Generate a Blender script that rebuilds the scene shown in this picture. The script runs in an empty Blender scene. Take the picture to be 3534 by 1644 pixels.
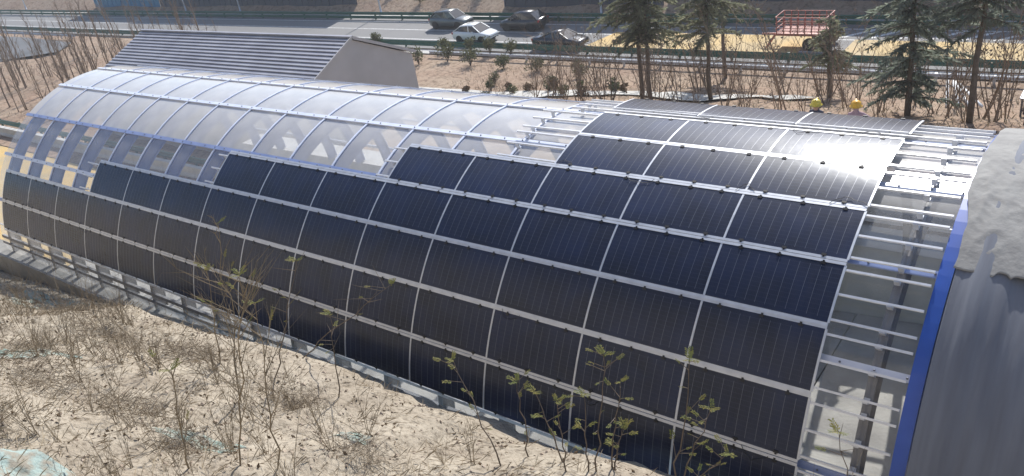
import bpy, math, random
from mathutils import Vector, Matrix, noise
random.seed(7)
PI = math.pi
R_ = math.radians
sc = bpy.context.scene
COL = sc.collection

# ------------------------------------------------------------------ camera
cam = bpy.data.cameras.new('camera')
cam.sensor_fit = 'HORIZONTAL'; cam.sensor_width = 36
cam.lens = 2887.31 * 36 / 3534
cam.shift_x = (1767 - 1612.99) / 3534
cam.shift_y = (797.73 - 822) / 3534
cam.clip_start = 0.1; cam.clip_end = 3000
camo = bpy.data.objects.new('camera', cam); COL.objects.link(camo)
RX = (0.7710142563, 0.6115004649, -0.1777756957)
RY = (-0.1650773253, 0.4615383054, 0.8716259917)
RZ = (0.6150499925, -0.6426893294, 0.4567974745)
CP = (4.15525317, -17.96112615, 14.97580499)
camo.matrix_world = Matrix(((RX[0], RY[0], RZ[0], CP[0]), (RX[1], RY[1], RZ[1], CP[1]),
                            (RX[2], RY[2], RZ[2], CP[2]), (0, 0, 0, 1)))
sc.camera = camo

# ------------------------------------------------------------------ sky, sun, exposure
SUN = Vector((-0.17, 0.74, 0.64)).normalized()
elev = math.asin(SUN.z); azim = math.atan2(SUN.x, SUN.y)
w = bpy.data.worlds.new('World'); sc.world = w; w.use_nodes = True
nt = w.node_tree
sky = nt.nodes.new('ShaderNodeTexSky'); sky.sky_type = 'NISHITA'; sky.sun_disc = False
sky.sun_elevation = elev; sky.sun_rotation = azim
sky.air_density = 1.0; sky.dust_density = 1.0; sky.ozone_density = 2.0
bg = nt.nodes['Background']; bg.inputs[1].default_value = 0.135
nt.links.new(sky.outputs[0], bg.inputs[0])
sl = bpy.data.lights.new('sun', 'SUN'); sl.energy = 4.4; sl.angle = R_(0.6); sl.color = (1.0, 0.965, 0.91)
so = bpy.data.objects.new('sun', sl); COL.objects.link(so)
so.rotation_euler = SUN.to_track_quat('Z', 'Y').to_euler(); so.location = SUN * 60
sc.view_settings.view_transform = 'Standard'; sc.view_settings.look = 'None'
sc.view_settings.exposure = 0.55; sc.view_settings.gamma = 1.0
sc.cycles.transparent_max_bounces = 24
sc.cycles.max_bounces = 10

# ------------------------------------------------------------------ helpers
def ip(x, xs, ys):
    if x <= xs[0]: return ys[0]
    for i in range(1, len(xs)):
        if x <= xs[i]:
            t = (x - xs[i-1]) / (xs[i] - xs[i-1]); return ys[i-1] + t * (ys[i] - ys[i-1])
    return ys[-1]

class MB:
    def __init__(s): s.v = []; s.f = []
    def box(s, x0, x1, y0, y1, z0, z1):
        b = len(s.v)
        s.v += [(x0,y0,z0),(x1,y0,z0),(x1,y1,z0),(x0,y1,z0),(x0,y0,z1),(x1,y0,z1),(x1,y1,z1),(x0,y1,z1)]
        s.f += [tuple(b+i for i in q) for q in ((0,3,2,1),(4,5,6,7),(0,1,5,4),(1,2,6,5),(2,3,7,6),(3,0,4,7))]
        return s
    def quad(s, *p):
        b = len(s.v); s.v += [tuple(q) for q in p]; s.f.append(tuple(range(b, b+len(p)))); return s
    def tube(s, pts, rad, n=5, cap=True):
        pts = [Vector(p) for p in pts]
        if not hasattr(rad, '__len__'): rad = [rad]*len(pts)
        b = len(s.v); up = Vector((0.31, 0.52, 0.79))
        for i, p in enumerate(pts):
            d = pts[min(i+1, len(pts)-1)] - pts[max(i-1, 0)]
            d = d.normalized() if d.length > 1e-9 else Vector((0,0,1))
            u = d.cross(up)
            if u.length < 1e-3: u = d.cross(Vector((1,0,0)))
            u.normalize(); v = d.cross(u)
            for k in range(n):
                a = 2*PI*k/n; q = p + (u*math.cos(a) + v*math.sin(a))*rad[i]; s.v.append(tuple(q))
        for i in range(len(pts)-1):
            for k in range(n):
                a = b+i*n+k; c = b+i*n+(k+1) % n; s.f.append((a, c, c+n, a+n))
        if cap:
            s.f.append(tuple(b+k for k in reversed(range(n)))); e = b+(len(pts)-1)*n
            s.f.append(tuple(e+k for k in range(n)))
        return s
    def beam(s, p, q, wd, ht, up=(0,0,1)):
        p = Vector(p); q = Vector(q); d = (q-p).normalized(); up = Vector(up)
        a = d.cross(up); a = a.normalized() if a.length > 1e-4 else Vector((1,0,0)); c = a.cross(d)
        b = len(s.v)
        for o in (p, q):
            for i, j in ((-1,-1),(1,-1),(1,1),(-1,1)): s.v.append(tuple(o + a*(i*wd/2) + c*(j*ht/2)))
        s.f += [tuple(b+i for i in t) for t in ((3,2,1,0),(4,5,6,7),(0,1,5,4),(1,2,6,5),(2,3,7,6),(3,0,4,7))]
        return s
    def arcbox(s, x0, x1, r0, r1, t0, t1, n=8, c=(0,0)):
        """box bent round the x axis; theta from the crown towards -y (radians)"""
        b = len(s.v)
        for i in range(n+1):
            t = t0 + (t1-t0)*i/n
            for x, r in ((x0,r0),(x1,r0),(x1,r1),(x0,r1)): s.v.append((x, -r*math.sin(t)-c[0], r*math.cos(t)-c[1]))
        for i in range(n):
            for k in range(4):
                a = b+i*4+k; d = b+i*4+(k+1) % 4; s.f.append((a, a+4, d+4, d))
        s.f.append((b, b+1, b+2, b+3)); e = b+n*4; s.f.append((e+3, e+2, e+1, e)); return s
    def lathe(s, prof, n=12, axis='z', c=(0,0,0)):
        b = len(s.v)
        for r, h in prof:
            for k in range(n):
                a = 2*PI*k/n
                if axis == 'z': q = (r*math.cos(a), r*math.sin(a), h)
                elif axis == 'y': q = (r*math.cos(a), h, r*math.sin(a))
                else: q = (h, r*math.cos(a), r*math.sin(a))
                s.v.append((q[0]+c[0], q[1]+c[1], q[2]+c[2]))
        for i in range(len(prof)-1):
            for k in range(n):
                a = b+i*n+k; d = b+i*n+(k+1) % n; s.f.append((a, d, d+n, a+n))
        s.f.append(tuple(b+k for k in range(n))); e = b+(len(prof)-1)*n; s.f.append(tuple(e+k for k in range(n)))
        return s
    def mesh(s, name, m, smooth=False):
        me = bpy.data.meshes.new(name); me.from_pydata(s.v, [], s.f)
        if m is not None: me.materials.append(m)
        if smooth: me.polygons.foreach_set('use_smooth', [True]*len(me.polygons))
        me.update(); return me
    def build(s, name, m, parent=None, smooth=False):
        return link(name, s.mesh(name, m, smooth), parent)

def link(name, me, parent=None, loc=None, rot=None):
    o = bpy.data.objects.new(name, me); COL.objects.link(o)
    if parent is not None: o.parent = parent
    if loc is not None: o.location = loc
    if rot is not None: o.rotation_euler = rot
    return o
def tag(o, label=None, cat=None, group=None, kind=None):
    if label: o['label'] = label
    if cat: o['category'] = cat
    if group: o['group'] = group
    if kind: o['kind'] = kind
    return o
def empty(name, loc=(0,0,0), rz=0, label=None, cat=None, group=None):
    o = bpy.data.objects.new(name, None); COL.objects.link(o); o.location = loc; o.rotation_euler = (0,0,rz)
    o.empty_display_size = 0.2
    return tag(o, label, cat, group)
def copy_tree(o, parent=None):
    c = o.copy(); COL.objects.link(c); c.parent = parent
    for ch in list(o.children): copy_tree(ch, c)
    return c

# ------------------------------------------------------------------ materials
def mat(name, base, rough=0.6, metal=0.0, var=None, vscale=3.0, bump=0.0, bscale=20.0, spec=0.5, detail=6.0, coat=0.0, stretch=None, thr=(0.35, 0.65)):
    m = bpy.data.materials.new(name); m.use_nodes = True; n = m.node_tree.nodes; l = m.node_tree.links
    p = n['Principled BSDF']
    p.inputs['Base Color'].default_value = (*base, 1); p.inputs['Roughness'].default_value = rough
    p.inputs['Metallic'].default_value = metal; p.inputs['Specular IOR Level'].default_value = spec
    if coat: p.inputs['Coat Weight'].default_value = coat; p.inputs['Coat Roughness'].default_value = 0.08
    tc = n.new('ShaderNodeTexCoord'); src = tc.outputs['Object']
    if stretch:
        mp = n.new('ShaderNodeMapping'); mp.inputs['Scale'].default_value = stretch
        l.new(src, mp.inputs[0]); src = mp.outputs[0]
    if var:
        t = n.new('ShaderNodeTexNoise'); t.inputs['Scale'].default_value = vscale; t.inputs['Detail'].default_value = detail
        l.new(src, t.inputs['Vector'])
        r = n.new('ShaderNodeValToRGB'); r.color_ramp.elements[0].position = thr[0]; r.color_ramp.elements[1].position = thr[1]
        r.color_ramp.elements[0].color = (*base, 1); r.color_ramp.elements[1].color = (*var, 1)
        l.new(t.outputs['Fac'], r.inputs[0]); l.new(r.outputs[0], p.inputs['Base Color'])
    if bump:
        t2 = n.new('ShaderNodeTexNoise'); t2.inputs['Scale'].default_value = bscale; t2.inputs['Detail'].default_value = 5
        l.new(src, t2.inputs['Vector'])
        b = n.new('ShaderNodeBump'); b.inputs['Strength'].default_value = bump; b.inputs['Distance'].default_value = 0.05
        l.new(t2.outputs['Fac'], b.inputs['Height']); l.new(b.outputs[0], p.inputs['Normal'])
    return m

def soil_mat(name, cols, s1, s2, bump=0.8):
    m = bpy.data.materials.new(name); m.use_nodes = True; n = m.node_tree.nodes; l = m.node_tree.links
    p = n['Principled BSDF']; p.inputs['Roughness'].default_value = 0.95; p.inputs['Specular IOR Level'].default_value = 0.15
    tc = n.new('ShaderNodeTexCoord')
    def nz(sc_, d=8, r=0.6):
        t = n.new('ShaderNodeTexNoise'); t.inputs['Scale'].default_value = sc_; t.inputs['Detail'].default_value = d
        t.inputs['Roughness'].default_value = r; l.new(tc.outputs['Object'], t.inputs['Vector']); return t
    a = nz(s1, 6); b = nz(s2, 8, 0.7)
    r1 = n.new('ShaderNodeValToRGB'); e = r1.color_ramp.elements
    e[0].position = 0.3; e[0].color = (*cols[0], 1); e[1].position = 0.7; e[1].color = (*cols[1], 1)
    l.new(a.outputs['Fac'], r1.inputs[0])
    r2 = n.new('ShaderNodeValToRGB'); e = r2.color_ramp.elements
    e[0].position = 0.34; e[0].color = (*cols[2], 1); e[1].position = 0.52; e[1].color = (1,1,1,1)
    l.new(b.outputs['Fac'], r2.inputs[0])
    mx = n.new('ShaderNodeMix'); mx.data_type = 'RGBA'; mx.blend_type = 'MULTIPLY'; mx.inputs[0].default_value = 0.85
    l.new(r1.outputs[0], mx.inputs[6]); l.new(r2.outputs[0], mx.inputs[7]); l.new(mx.outputs[2], p.inputs['Base Color'])
    vo = n.new('ShaderNodeTexVoronoi'); vo.inputs['Scale'].default_value = s2*1.3; l.new(tc.outputs['Object'], vo.inputs['Vector'])
    ad = n.new('ShaderNodeMath'); ad.operation = 'ADD'; vm = n.new('ShaderNodeMath'); vm.operation = 'MULTIPLY'; vm.inputs[1].default_value = .3; l.new(vo.outputs['Distance'], vm.inputs[0]); l.new(b.outputs['Fac'], ad.inputs[0]); l.new(vm.outputs[0], ad.inputs[1])
    bp = n.new('ShaderNodeBump'); bp.inputs['Strength'].default_value = bump; bp.inputs['Distance'].default_value = 0.08
    l.new(ad.outputs[0], bp.inputs['Height']); l.new(bp.outputs[0], p.inputs['Normal'])
    return m

def glass_mat(name, milk, tint, rough=0.08):
    """polycarbonate sheet: clear, partly dulled by dust so that it scatters light; slanting views cross more dust"""
    m = bpy.data.materials.new(name); m.use_nodes = True; n = m.node_tree.nodes; l = m.node_tree.links
    for x in list(n): n.remove(x)
    out = n.new('ShaderNodeOutputMaterial')
    tr = n.new('ShaderNodeBsdfTransparent'); tr.inputs[0].default_value = (*tint, 1)
    df = n.new('ShaderNodeBsdfDiffuse'); df.inputs[0].default_value = (0.89, 0.875, 0.85, 1)
    tl = n.new('ShaderNodeBsdfTranslucent'); tl.inputs[0].default_value = (0.74, 0.76, 0.80, 1)
    gl = n.new('ShaderNodeBsdfGlossy'); gl.inputs['Roughness'].default_value = rough
    m1 = n.new('ShaderNodeMixShader'); m1.inputs[0].default_value = 0.42
    l.new(df.outputs[0], m1.inputs[1]); l.new(tl.outputs[0], m1.inputs[2])
    tc = n.new('ShaderNodeTexCoord')
    nz = n.new('ShaderNodeTexNoise'); nz.inputs['Scale'].default_value = 1.3; nz.inputs['Detail'].default_value = 5
    l.new(tc.outputs['Object'], nz.inputs['Vector'])
    lw = n.new('ShaderNodeLayerWeight'); lw.inputs['Blend'].default_value = 0.5
    ma = n.new('ShaderNodeMath'); ma.operation = 'MULTIPLY_ADD'; ma.inputs[1].default_value = milk[1]; ma.inputs[2].default_value = milk[0]
    p2 = n.new('ShaderNodeMath'); p2.operation = 'POWER'; p2.inputs[1].default_value = 1.25; l.new(lw.outputs['Facing'], p2.inputs[0])
    l.new(p2.outputs[0], ma.inputs[0])
    mb = n.new('ShaderNodeMath'); mb.operation = 'MULTIPLY_ADD'; mb.inputs[1].default_value = 0.35; mb.use_clamp = True
    l.new(nz.outputs['Fac'], mb.inputs[0])
    sb = n.new('ShaderNodeMath'); sb.operation = 'SUBTRACT'; sb.inputs[1].default_value = 0.15
    l.new(ma.outputs[0], sb.inputs[0]); l.new(sb.outputs[0], mb.inputs[2])
    m2 = n.new('ShaderNodeMixShader'); l.new(mb.outputs[0], m2.inputs[0]); l.new(tr.outputs[0], m2.inputs[1]); l.new(m1.outputs[0], m2.inputs[2])
    pw = n.new('ShaderNodeMath'); pw.operation = 'POWER'; pw.inputs[1].default_value = 5.0; l.new(lw.outputs['Facing'], pw.inputs[0])
    fr = n.new('ShaderNodeMath'); fr.operation = 'MULTIPLY_ADD'; fr.inputs[1].default_value = 0.9; fr.inputs[2].default_value = 0.045; l.new(pw.outputs[0], fr.inputs[0])
    m3 = n.new('ShaderNodeMixShader'); l.new(fr.outputs[0], m3.inputs[0]); l.new(m2.outputs[0], m3.inputs[1]); l.new(gl.outputs[0], m3.inputs[2])
    l.new(m3.outputs[0], out.inputs[0]); return m

def panel_mat():
    m = bpy.data.materials.new('solar_cells'); m.use_nodes = True; n = m.node_tree.nodes; l = m.node_tree.links
    p = n['Principled BSDF']; p.inputs['Roughness'].default_value = 0.25; p.inputs['Specular IOR Level'].default_value = 0.36; p.inputs['Specular Tint'].default_value = (0.80, 0.90, 1.0, 1)
    p.inputs['Coat Weight'].default_value = 0.2; p.inputs['Coat Roughness'].default_value = 0.5
    tc = n.new('ShaderNodeTexCoord'); sx = n.new('ShaderNodeSeparateXYZ'); l.new(tc.outputs['Object'], sx.inputs[0])
    def line(axis, pitch, wd):
        a = n.new('ShaderNodeMath'); a.operation = 'MULTIPLY'; a.inputs[1].default_value = 1/pitch; l.new(sx.outputs[axis], a.inputs[0])
        b = n.new('ShaderNodeMath'); b.operation = 'FRACT'; l.new(a.outputs[0], b.inputs[0])
        c = n.new('ShaderNodeMath'); c.operation = 'LESS_THAN'; c.inputs[1].default_value = wd/pitch; l.new(b.outputs[0], c.inputs[0]); return c
    g1 = line(1, 0.098, 0.012); g2 = line(0, 0.0336, 0.004)
    mxx = n.new('ShaderNodeMath'); mxx.operation = 'MAXIMUM'; l.new(g1.outputs[0], mxx.inputs[0]); l.new(g2.outputs[0], mxx.inputs[1])
    nz = n.new('ShaderNodeTexNoise'); nz.inputs['Scale'].default_value = 1.1; nz.inputs['Detail'].default_value = 4
    oi = n.new('ShaderNodeObjectInfo'); ad = n.new('ShaderNodeVectorMath'); ad.operation = 'ADD'
    sc2 = n.new('ShaderNodeVectorMath'); sc2.operation = 'SCALE'; sc2.inputs['Scale'].default_value = 1.0
    cb = n.new('ShaderNodeCombineXYZ'); mu = n.new('ShaderNodeMath'); mu.operation = 'MULTIPLY'; mu.inputs[1].default_value = 37
    l.new(oi.outputs['Random'], mu.inputs[0]); l.new(mu.outputs[0], cb.inputs[2])
    l.new(tc.outputs['Object'], ad.inputs[0]); l.new(cb.outputs[0], ad.inputs[1]); l.new(ad.outputs[0], nz.inputs['Vector'])
    r = n.new('ShaderNodeValToRGB'); e = r.color_ramp.elements
    e[0].position = 0.35; e[0].color = (0.007, 0.009, 0.022, 1); e[1].position = 0.7; e[1].color = (0.010, 0.018, 0.058, 1)
    l.new(nz.outputs['Fac'], r.inputs[0])
    mx = n.new('ShaderNodeMix'); mx.data_type = 'RGBA'; mx.inputs[7].default_value = (0.024, 0.030, 0.060, 1)
    l.new(mxx.outputs[0], mx.inputs[0]); l.new(r.outputs[0], mx.inputs[6]); l.new(mx.outputs[2], p.inputs['Base Color'])
    ds = n.new('ShaderNodeTexNoise'); ds.inputs['Scale'].default_value = 3.0; ds.inputs['Detail'].default_value = 8; ds.inputs['Roughness'].default_value = .7
    dm = n.new('ShaderNodeMapping'); dm.inputs['Scale'].default_value = (2.6, .5, 1); l.new(ad.outputs[0], dm.inputs[0]); l.new(dm.outputs[0], ds.inputs['Vector'])
    dr = n.new('ShaderNodeMapRange'); dr.inputs[1].default_value = .42; dr.inputs[2].default_value = .85; dr.inputs[3].default_value = 0.0; dr.inputs[4].default_value = .06; l.new(ds.outputs['Fac'], dr.inputs[0])
    dx = n.new('ShaderNodeMix'); dx.data_type = 'RGBA'; dx.inputs[7].default_value = (0.22, 0.21, 0.20, 1); l.new(dr.outputs[0], dx.inputs[0]); l.new(mx.outputs[2], dx.inputs[6]); l.new(dx.outputs[2], p.inputs['Base Color'])
    nb = n.new('ShaderNodeTexNoise'); nb.inputs['Scale'].default_value = 2.2; nb.inputs['Detail'].default_value = 2
    l.new(ad.outputs[0], nb.inputs['Vector'])
    bp = n.new('ShaderNodeBump'); bp.inputs['Strength'].default_value = 0.10; bp.inputs['Distance'].default_value = 0.05
    l.new(nb.outputs['Fac'], bp.inputs['Height']); l.new(bp.outputs[0], p.inputs['Normal'])
    return m

def leaf_mat(name, a, c, sc_, tr=.45):
    m = mat(name, a, 0.7, var=c, vscale=sc_); n = m.node_tree.nodes; l = m.node_tree.links; p = n['Principled BSDF']; o = n['Material Output']
    t = n.new('ShaderNodeBsdfTranslucent'); x = n.new('ShaderNodeMixShader'); x.inputs[0].default_value = tr
    l.new(p.inputs['Base Color'].links[0].from_socket, t.inputs[0]); l.new(p.outputs[0], x.inputs[1]); l.new(t.outputs[0], x.inputs[2]); l.new(x.outputs[0], o.inputs[0]); return m
M = {}
M['panel'] = panel_mat()
M['busbar'] = mat('busbar_silver', (0.11, 0.12, 0.15), 0.4, 0.3)
M['alu'] = mat('aluminium', (0.62, 0.64, 0.68), 0.38, 0.35, var=(0.52, 0.54, 0.58), vscale=4)
M['alu_white'] = mat('mill_aluminium', (0.74, 0.75, 0.77), 0.34, 0.25, var=(0.64, 0.65, 0.68), vscale=5)
M['steel_paint'] = mat('pale_blue_paint', (0.26, 0.33, 0.56), 0.42, 0.0, var=(0.21, 0.27, 0.48), vscale=2, coat=0.2)
M['purlin_paint'] = mat('white_blue_paint', (0.66, 0.70, 0.80), 0.35, 0.1, var=(0.58, 0.62, 0.74), vscale=2, coat=0.2)
M['post_grey'] = mat('grey_primer', (0.20, 0.20, 0.21), 0.6, 0.1, var=(0.15, 0.15, 0.16), vscale=3)
M['blue_paint'] = mat('bright_blue_paint', (0.018, 0.075, 0.36), 0.4, 0.0, var=(0.022, 0.09, 0.42), vscale=2, coat=0.2)
M['glass'] = glass_mat('dusty_polycarbonate', (0.05, 1.12), (0.93, 0.95, 0.96), 0.16)
M['glass_clear'] = glass_mat('clear_polycarbonate', (0.02, 0.42), (0.95, 0.96, 0.97), 0.05)
M['black'] = mat('black_rubber', (0.012, 0.012, 0.014), 0.6)
M['bolt'] = mat('bolt_steel', (0.16, 0.17, 0.2), 0.5, 0.6)
M['concrete'] = mat('concrete', (0.30, 0.29, 0.27), 0.9, var=(0.22, 0.215, 0.2), vscale=1.5, bump=0.3, bscale=12)
M['pale_concrete'] = mat('pale_concrete', (0.52, 0.51, 0.48), 0.9, var=(0.42, 0.41, 0.38), vscale=1.2, bump=0.2, bscale=10)
M['floor_concrete'] = mat('floor_concrete', (0.40, 0.385, 0.35), 0.9, var=(0.27, 0.26, 0.24), vscale=0.9, bump=0.3, bscale=9)
M['yellow'] = mat('yellow_road_coating', (0.53, 0.365, 0.14), 0.8, var=(0.42, 0.32, 0.17), vscale=0.5, bump=0.2, bscale=14, detail=9)
M['soil'] = soil_mat('dry_soil', ((0.27, 0.225, 0.172), (0.43, 0.378, 0.298), (0.33, 0.305, 0.28)), 0.8, 8.0, 0.7)
M['far_soil'] = soil_mat('reddish_soil', ((0.29, 0.20, 0.145), (0.35, 0.27, 0.20), (0.36, 0.33, 0.30)), 0.3, 2.2, 1.0)
M['asphalt'] = mat('grey_asphalt', (0.20, 0.195, 0.19), 0.85, var=(0.165, 0.162, 0.16), vscale=0.25, bump=0.15, bscale=30, stretch=(0.15, 1, 1))
M['dark_asphalt'] = mat('dark_asphalt', (0.10, 0.105, 0.11), 0.8, var=(0.13, 0.13, 0.135), vscale=0.2, bump=0.15, bscale=30)
M['white_line'] = mat('road_paint', (0.70, 0.70, 0.68), 0.7, var=(0.45, 0.45, 0.43), vscale=3)
M['green_rail'] = mat('green_guardrail_paint', (0.018, 0.085, 0.060), 0.4, 0.0, var=(0.03, 0.11, 0.08), vscale=2)
M['galv'] = mat('galvanised_steel', (0.50, 0.53, 0.58), 0.4, 0.4, var=(0.42, 0.45, 0.5), vscale=3)
M['grey_roof'] = mat('blue_grey_roof_sheet', (0.31, 0.31, 0.345), 0.5, 0.15, var=(0.24, 0.24, 0.275), vscale=0.6)
M['grey_render'] = mat('warm_grey_render', (0.52, 0.505, 0.49), 0.9, var=(0.46, 0.45, 0.435), vscale=0.5)
M['tarp'] = mat('pale_grey_geotextile', (0.30, 0.295, 0.28), 0.9, var=(0.235, 0.23, 0.222), vscale=2.2, bump=0.2, bscale=12, detail=9)
M['shaded_tarp'] = mat('shaded_geotextile', (0.175, 0.19, 0.225), 0.85, var=(0.135, 0.145, 0.175), vscale=1.3, bump=0.15, bscale=4, stretch=(4, 0.35, 0.35))  # same fabric as the tarpaulin; its shaded side is painted darker and bluer
M['bark'] = mat('bark', (0.16, 0.125, 0.095), 0.95, var=(0.10, 0.08, 0.062), vscale=5, bump=0.4, bscale=20)
M['twig'] = mat('bare_twig', (0.25, 0.185, 0.135), 0.9, var=(0.17, 0.13, 0.095), vscale=4)
M['dry_stem'] = mat('dry_stem', (0.27, 0.215, 0.145), 0.9, var=(0.17, 0.135, 0.09), vscale=4)
M['straw'] = mat('dry_straw', (0.42, 0.345, 0.235), 0.95, var=(0.22, 0.17, 0.115), vscale=3)
M['needle'] = leaf_mat('cedar_needles', (0.165, 0.18, 0.115), (0.24, 0.245, 0.16), 0.9, .6)
M['needle2'] = leaf_mat('blue_cedar_needles', (0.16, 0.19, 0.155), (0.235, 0.265, 0.21), 0.9, .6)
M['bush'] = leaf_mat('bush_leaves', (0.075, 0.09, 0.045), (0.13, 0.125, 0.065), 2)
M['leaf'] = leaf_mat('young_yellow_green_leaf', (0.12, 0.15, 0.030), (0.23, 0.20, 0.045), 7)
M['brush'] = mat('brushwood', (0.15, 0.115, 0.08), 0.95, var=(0.24, 0.19, 0.13), vscale=5)
M['scrub'] = leaf_mat('dry_scrub', (0.15, 0.115, 0.07), (0.24, 0.19, 0.11), .8, .3)
M['dead_leaf'] = mat('dead_leaf', (0.13, 0.085, 0.05), 0.9, var=(0.20, 0.14, 0.08), vscale=8)
M['net'] = mat('faded_green_net', (0.27, 0.34, 0.315), 0.9, var=(0.25, 0.225, 0.18), vscale=5, bump=0.6, bscale=14, thr=(.42,.6))
M['net_teal'] = mat('teal_net', (0.17, 0.25, 0.22), 0.9, var=(0.30, 0.27, 0.22), vscale=4, bump=0.5, bscale=10)
M['rubble'] = mat('clod', (0.30, 0.235, 0.18), 0.95, var=(0.38, 0.31, 0.24), vscale=3, bump=0.5, bscale=10)
M['tyre'] = mat('tyre', (0.02, 0.02, 0.02), 0.85)
M['rim'] = mat('alloy_rim', (0.45, 0.46, 0.48), 0.35, 0.7)
M['car_glass'] = mat('car_glass', (0.012, 0.016, 0.02), 0.06, 0.0, spec=0.9)
M['lamp'] = mat('lamp_lens', (0.75, 0.77, 0.8), 0.15)
M['red_lamp'] = mat('tail_lens', (0.35, 0.02, 0.02), 0.2)
M['red_paint'] = mat('red_oxide_paint', (0.42, 0.12, 0.085), 0.55, var=(0.33, 0.10, 0.075), vscale=3)
M['pipe_white'] = mat('white_pipe', (0.72, 0.73, 0.74), 0.4)
M['slate_wall'] = mat('slate_cladding', (0.075, 0.085, 0.11), 0.6, var=(0.06, 0.068, 0.09), vscale=0.5)
M['blue_board'] = mat('blue_hoarding', (0.045, 0.17, 0.30), 0.5, var=(0.06, 0.21, 0.33), vscale=0.6)
M['skin'] = mat('skin', (0.45, 0.27, 0.19), 0.6)
M['cloth_navy'] = mat('navy_cloth', (0.05, 0.055, 0.09), 0.9, var=(0.07, 0.07, 0.11), vscale=6)
M['cloth_pink'] = mat('faded_pink_cloth', (0.45, 0.30, 0.33), 0.9, var=(0.38, 0.26, 0.29), vscale=6)
M['helmet_y'] = mat('yellow_helmet', (0.62, 0.48, 0.045), 0.3, coat=0.4)
M['helmet_o'] = mat('amber_helmet', (0.75, 0.40, 0.02), 0.3, coat=0.4)

# ------------------------------------------------------------------ terrain functions
CXs = [-60,-35.5,-31.2,-26.1,-23,-20.7,-16.9,-15.5,-13.3,-11.6,-9.8,-9.46,-8.75,-8.15,-6.85,-6.4,-6.1,-5.3,-4.7,-4,-3,-2.3,0,3,20]
CZs = [-1.5,-.3,.05,.44,1.45,2.37,2.58,2.83,3.14,3.26,3.3,3.12,3.31,3.12,3.33,3.35,3.16,3.19,3.32,3.45,3.7,3.68,3.8,3.8,4]
def bank(x, y, nz=True):
    yc = ip(x, [-26,-20], [-7.3,-8.4]); zc = ip(x, CXs, CZs); d = yc-y
    z = zc + .42*d + .02*d*d if d >= 0 else zc + 1.0*d
    if nz:
        a = min(1.0, 0.12 + abs(d)*0.5)
        z += a*(0.24*noise.noise((x*.55, y*.55, 1.3)) + 0.15*noise.noise((x*1.7, y*1.7, 4.1))) + 0.065*noise.noise((x*4, y*4, 2.2)) + 0.035*noise.noise((x*9, y*9, 7.2))
    return z
def far_z(x, y):
    zt = ip(x, [-46,-36,-24,-12,-5], [-4.7,-3.6,-.2,1.4,2.25])
    t = min(1, max(0, (y-9.5)/23.5)); z = zt + (-5-zt)*t
    if 9.5 < y < 34.2:
        e = min(1, (y-9.5)/3, (34.2-y)/3)
        z += e*(0.35*noise.noise((x*.2, y*.2, 3)) + 0.15*noise.noise((x*.7, y*.7, 5)))
    if y > 47.5: z = -5.02 + 0.42*(y-47.5) + (0.6*noise.noise((x*.12, y*.12, 9)) + .25*noise.noise((x*.5, y*.5, 2)))*min(1, (y-47.5)/3)
    return z - (0.05 if 34 < y < 47.5 else 0)

def grid(name, xs, ys, fn, m, smooth=True):
    v = [(x, y, fn(x, y)) for x in xs for y in ys]; ny = len(ys)
    f = [(i*ny+j, (i+1)*ny+j, (i+1)*ny+j+1, i*ny+j+1) for i in range(len(xs)-1) for j in range(ny-1)]
    b = MB(); b.v = v; b.f = f; return b.build(name, m, None, smooth)
def fr(a, b, s):
    n = max(1, int(round((b-a)/s))); return [a+(b-a)*i/n for i in range(n+1)]

# near bank, far ground, the sunken floor under the canopy
tag(grid('bank', fr(-75,-36,1.5)+fr(-35.8,4,.17)+fr(4.4,14,.8), fr(-60,-22,2)+fr(-21.8,-6.97,.15), bank, M['soil']), kind='structure')
tag(grid('ground', fr(-320,-140,6)+fr(-138,20,.9)+fr(22,140,6), fr(7.65,47.4,.75)+[47.5]+fr(48.2,75,1.2)+fr(80,260,12), far_z, M['far_soil']), kind='structure')
tag(grid('tunnel_floor', fr(-320,40,20), fr(-7.2,8.6,2), lambda x, y: -4.75, M['dark_asphalt'], False), kind='structure')
b = MB()
for i in range(11):
    fz = lambda x: -4.74+max(0, x+40)*.068
    xa = -42.9+i*4.5; xb = xa+4.46
    b.quad((xa,-6.1,fz(xa)),(xb,-6.1,fz(xb)),(xb,6.2,fz(xb)),(xa,6.2,fz(xa)))
tag(b.build('concrete_floor', M['floor_concrete']), kind='structure')
b = MB()
for x0, x1 in ((-320,-43.0),): b.quad((x0,-2.5,-4.742),(x1,-2.5,-4.742),(x1,7.6,-4.742),(x0,7.6,-4.742))
tag(b.build('yellow_lane', M['yellow']), kind='structure')

# the road
def sheet(name, x0, x1, y0, y1, z, m, kind='structure'):
    b = MB(); n = max(1, int((x1-x0)/20))
    for i in range(n):
        a = x0+(x1-x0)*i/n; c = x0+(x1-x0)*(i+1)/n; b.quad((a,y0,z),(c,y0,z),(c,y1,z),(a,y1,z))
    o = b.build(name, m); tag(o, kind=kind); return o
road = sheet('road', -320, 120, 37.3, 46.3, -4.99, M['asphalt'])
for y, wd in ((42.55,.14),(39.75,.16),(45.0,.14)):
    b = MB(); b.quad((-320,y-wd/2,-4.984),(120,y-wd/2,-4.984),(120,y+wd/2,-4.984),(-320,y+wd/2,-4.984)); b.build('lane_line', M['white_line'], road)
for i in range(9):
    b = MB(); x = -14.5+i*1.9; b.quad((x,43.0,-4.980),(x+.45,43.0,-4.980),(x+2.3,45.0,-4.980),(x+1.85,45.0,-4.980)); b.build('hatch_marking', M['white_line'], road)
for x in (-96,-71,-58.5,-39):
    b = MB(); b.quad((x,37.6,-4.985),(x+.05,37.6,-4.985),(x+.85,46,-4.985),(x+.8,46,-4.985)); b.build('pavement_joint', M['dark_asphalt'], road)
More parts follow.
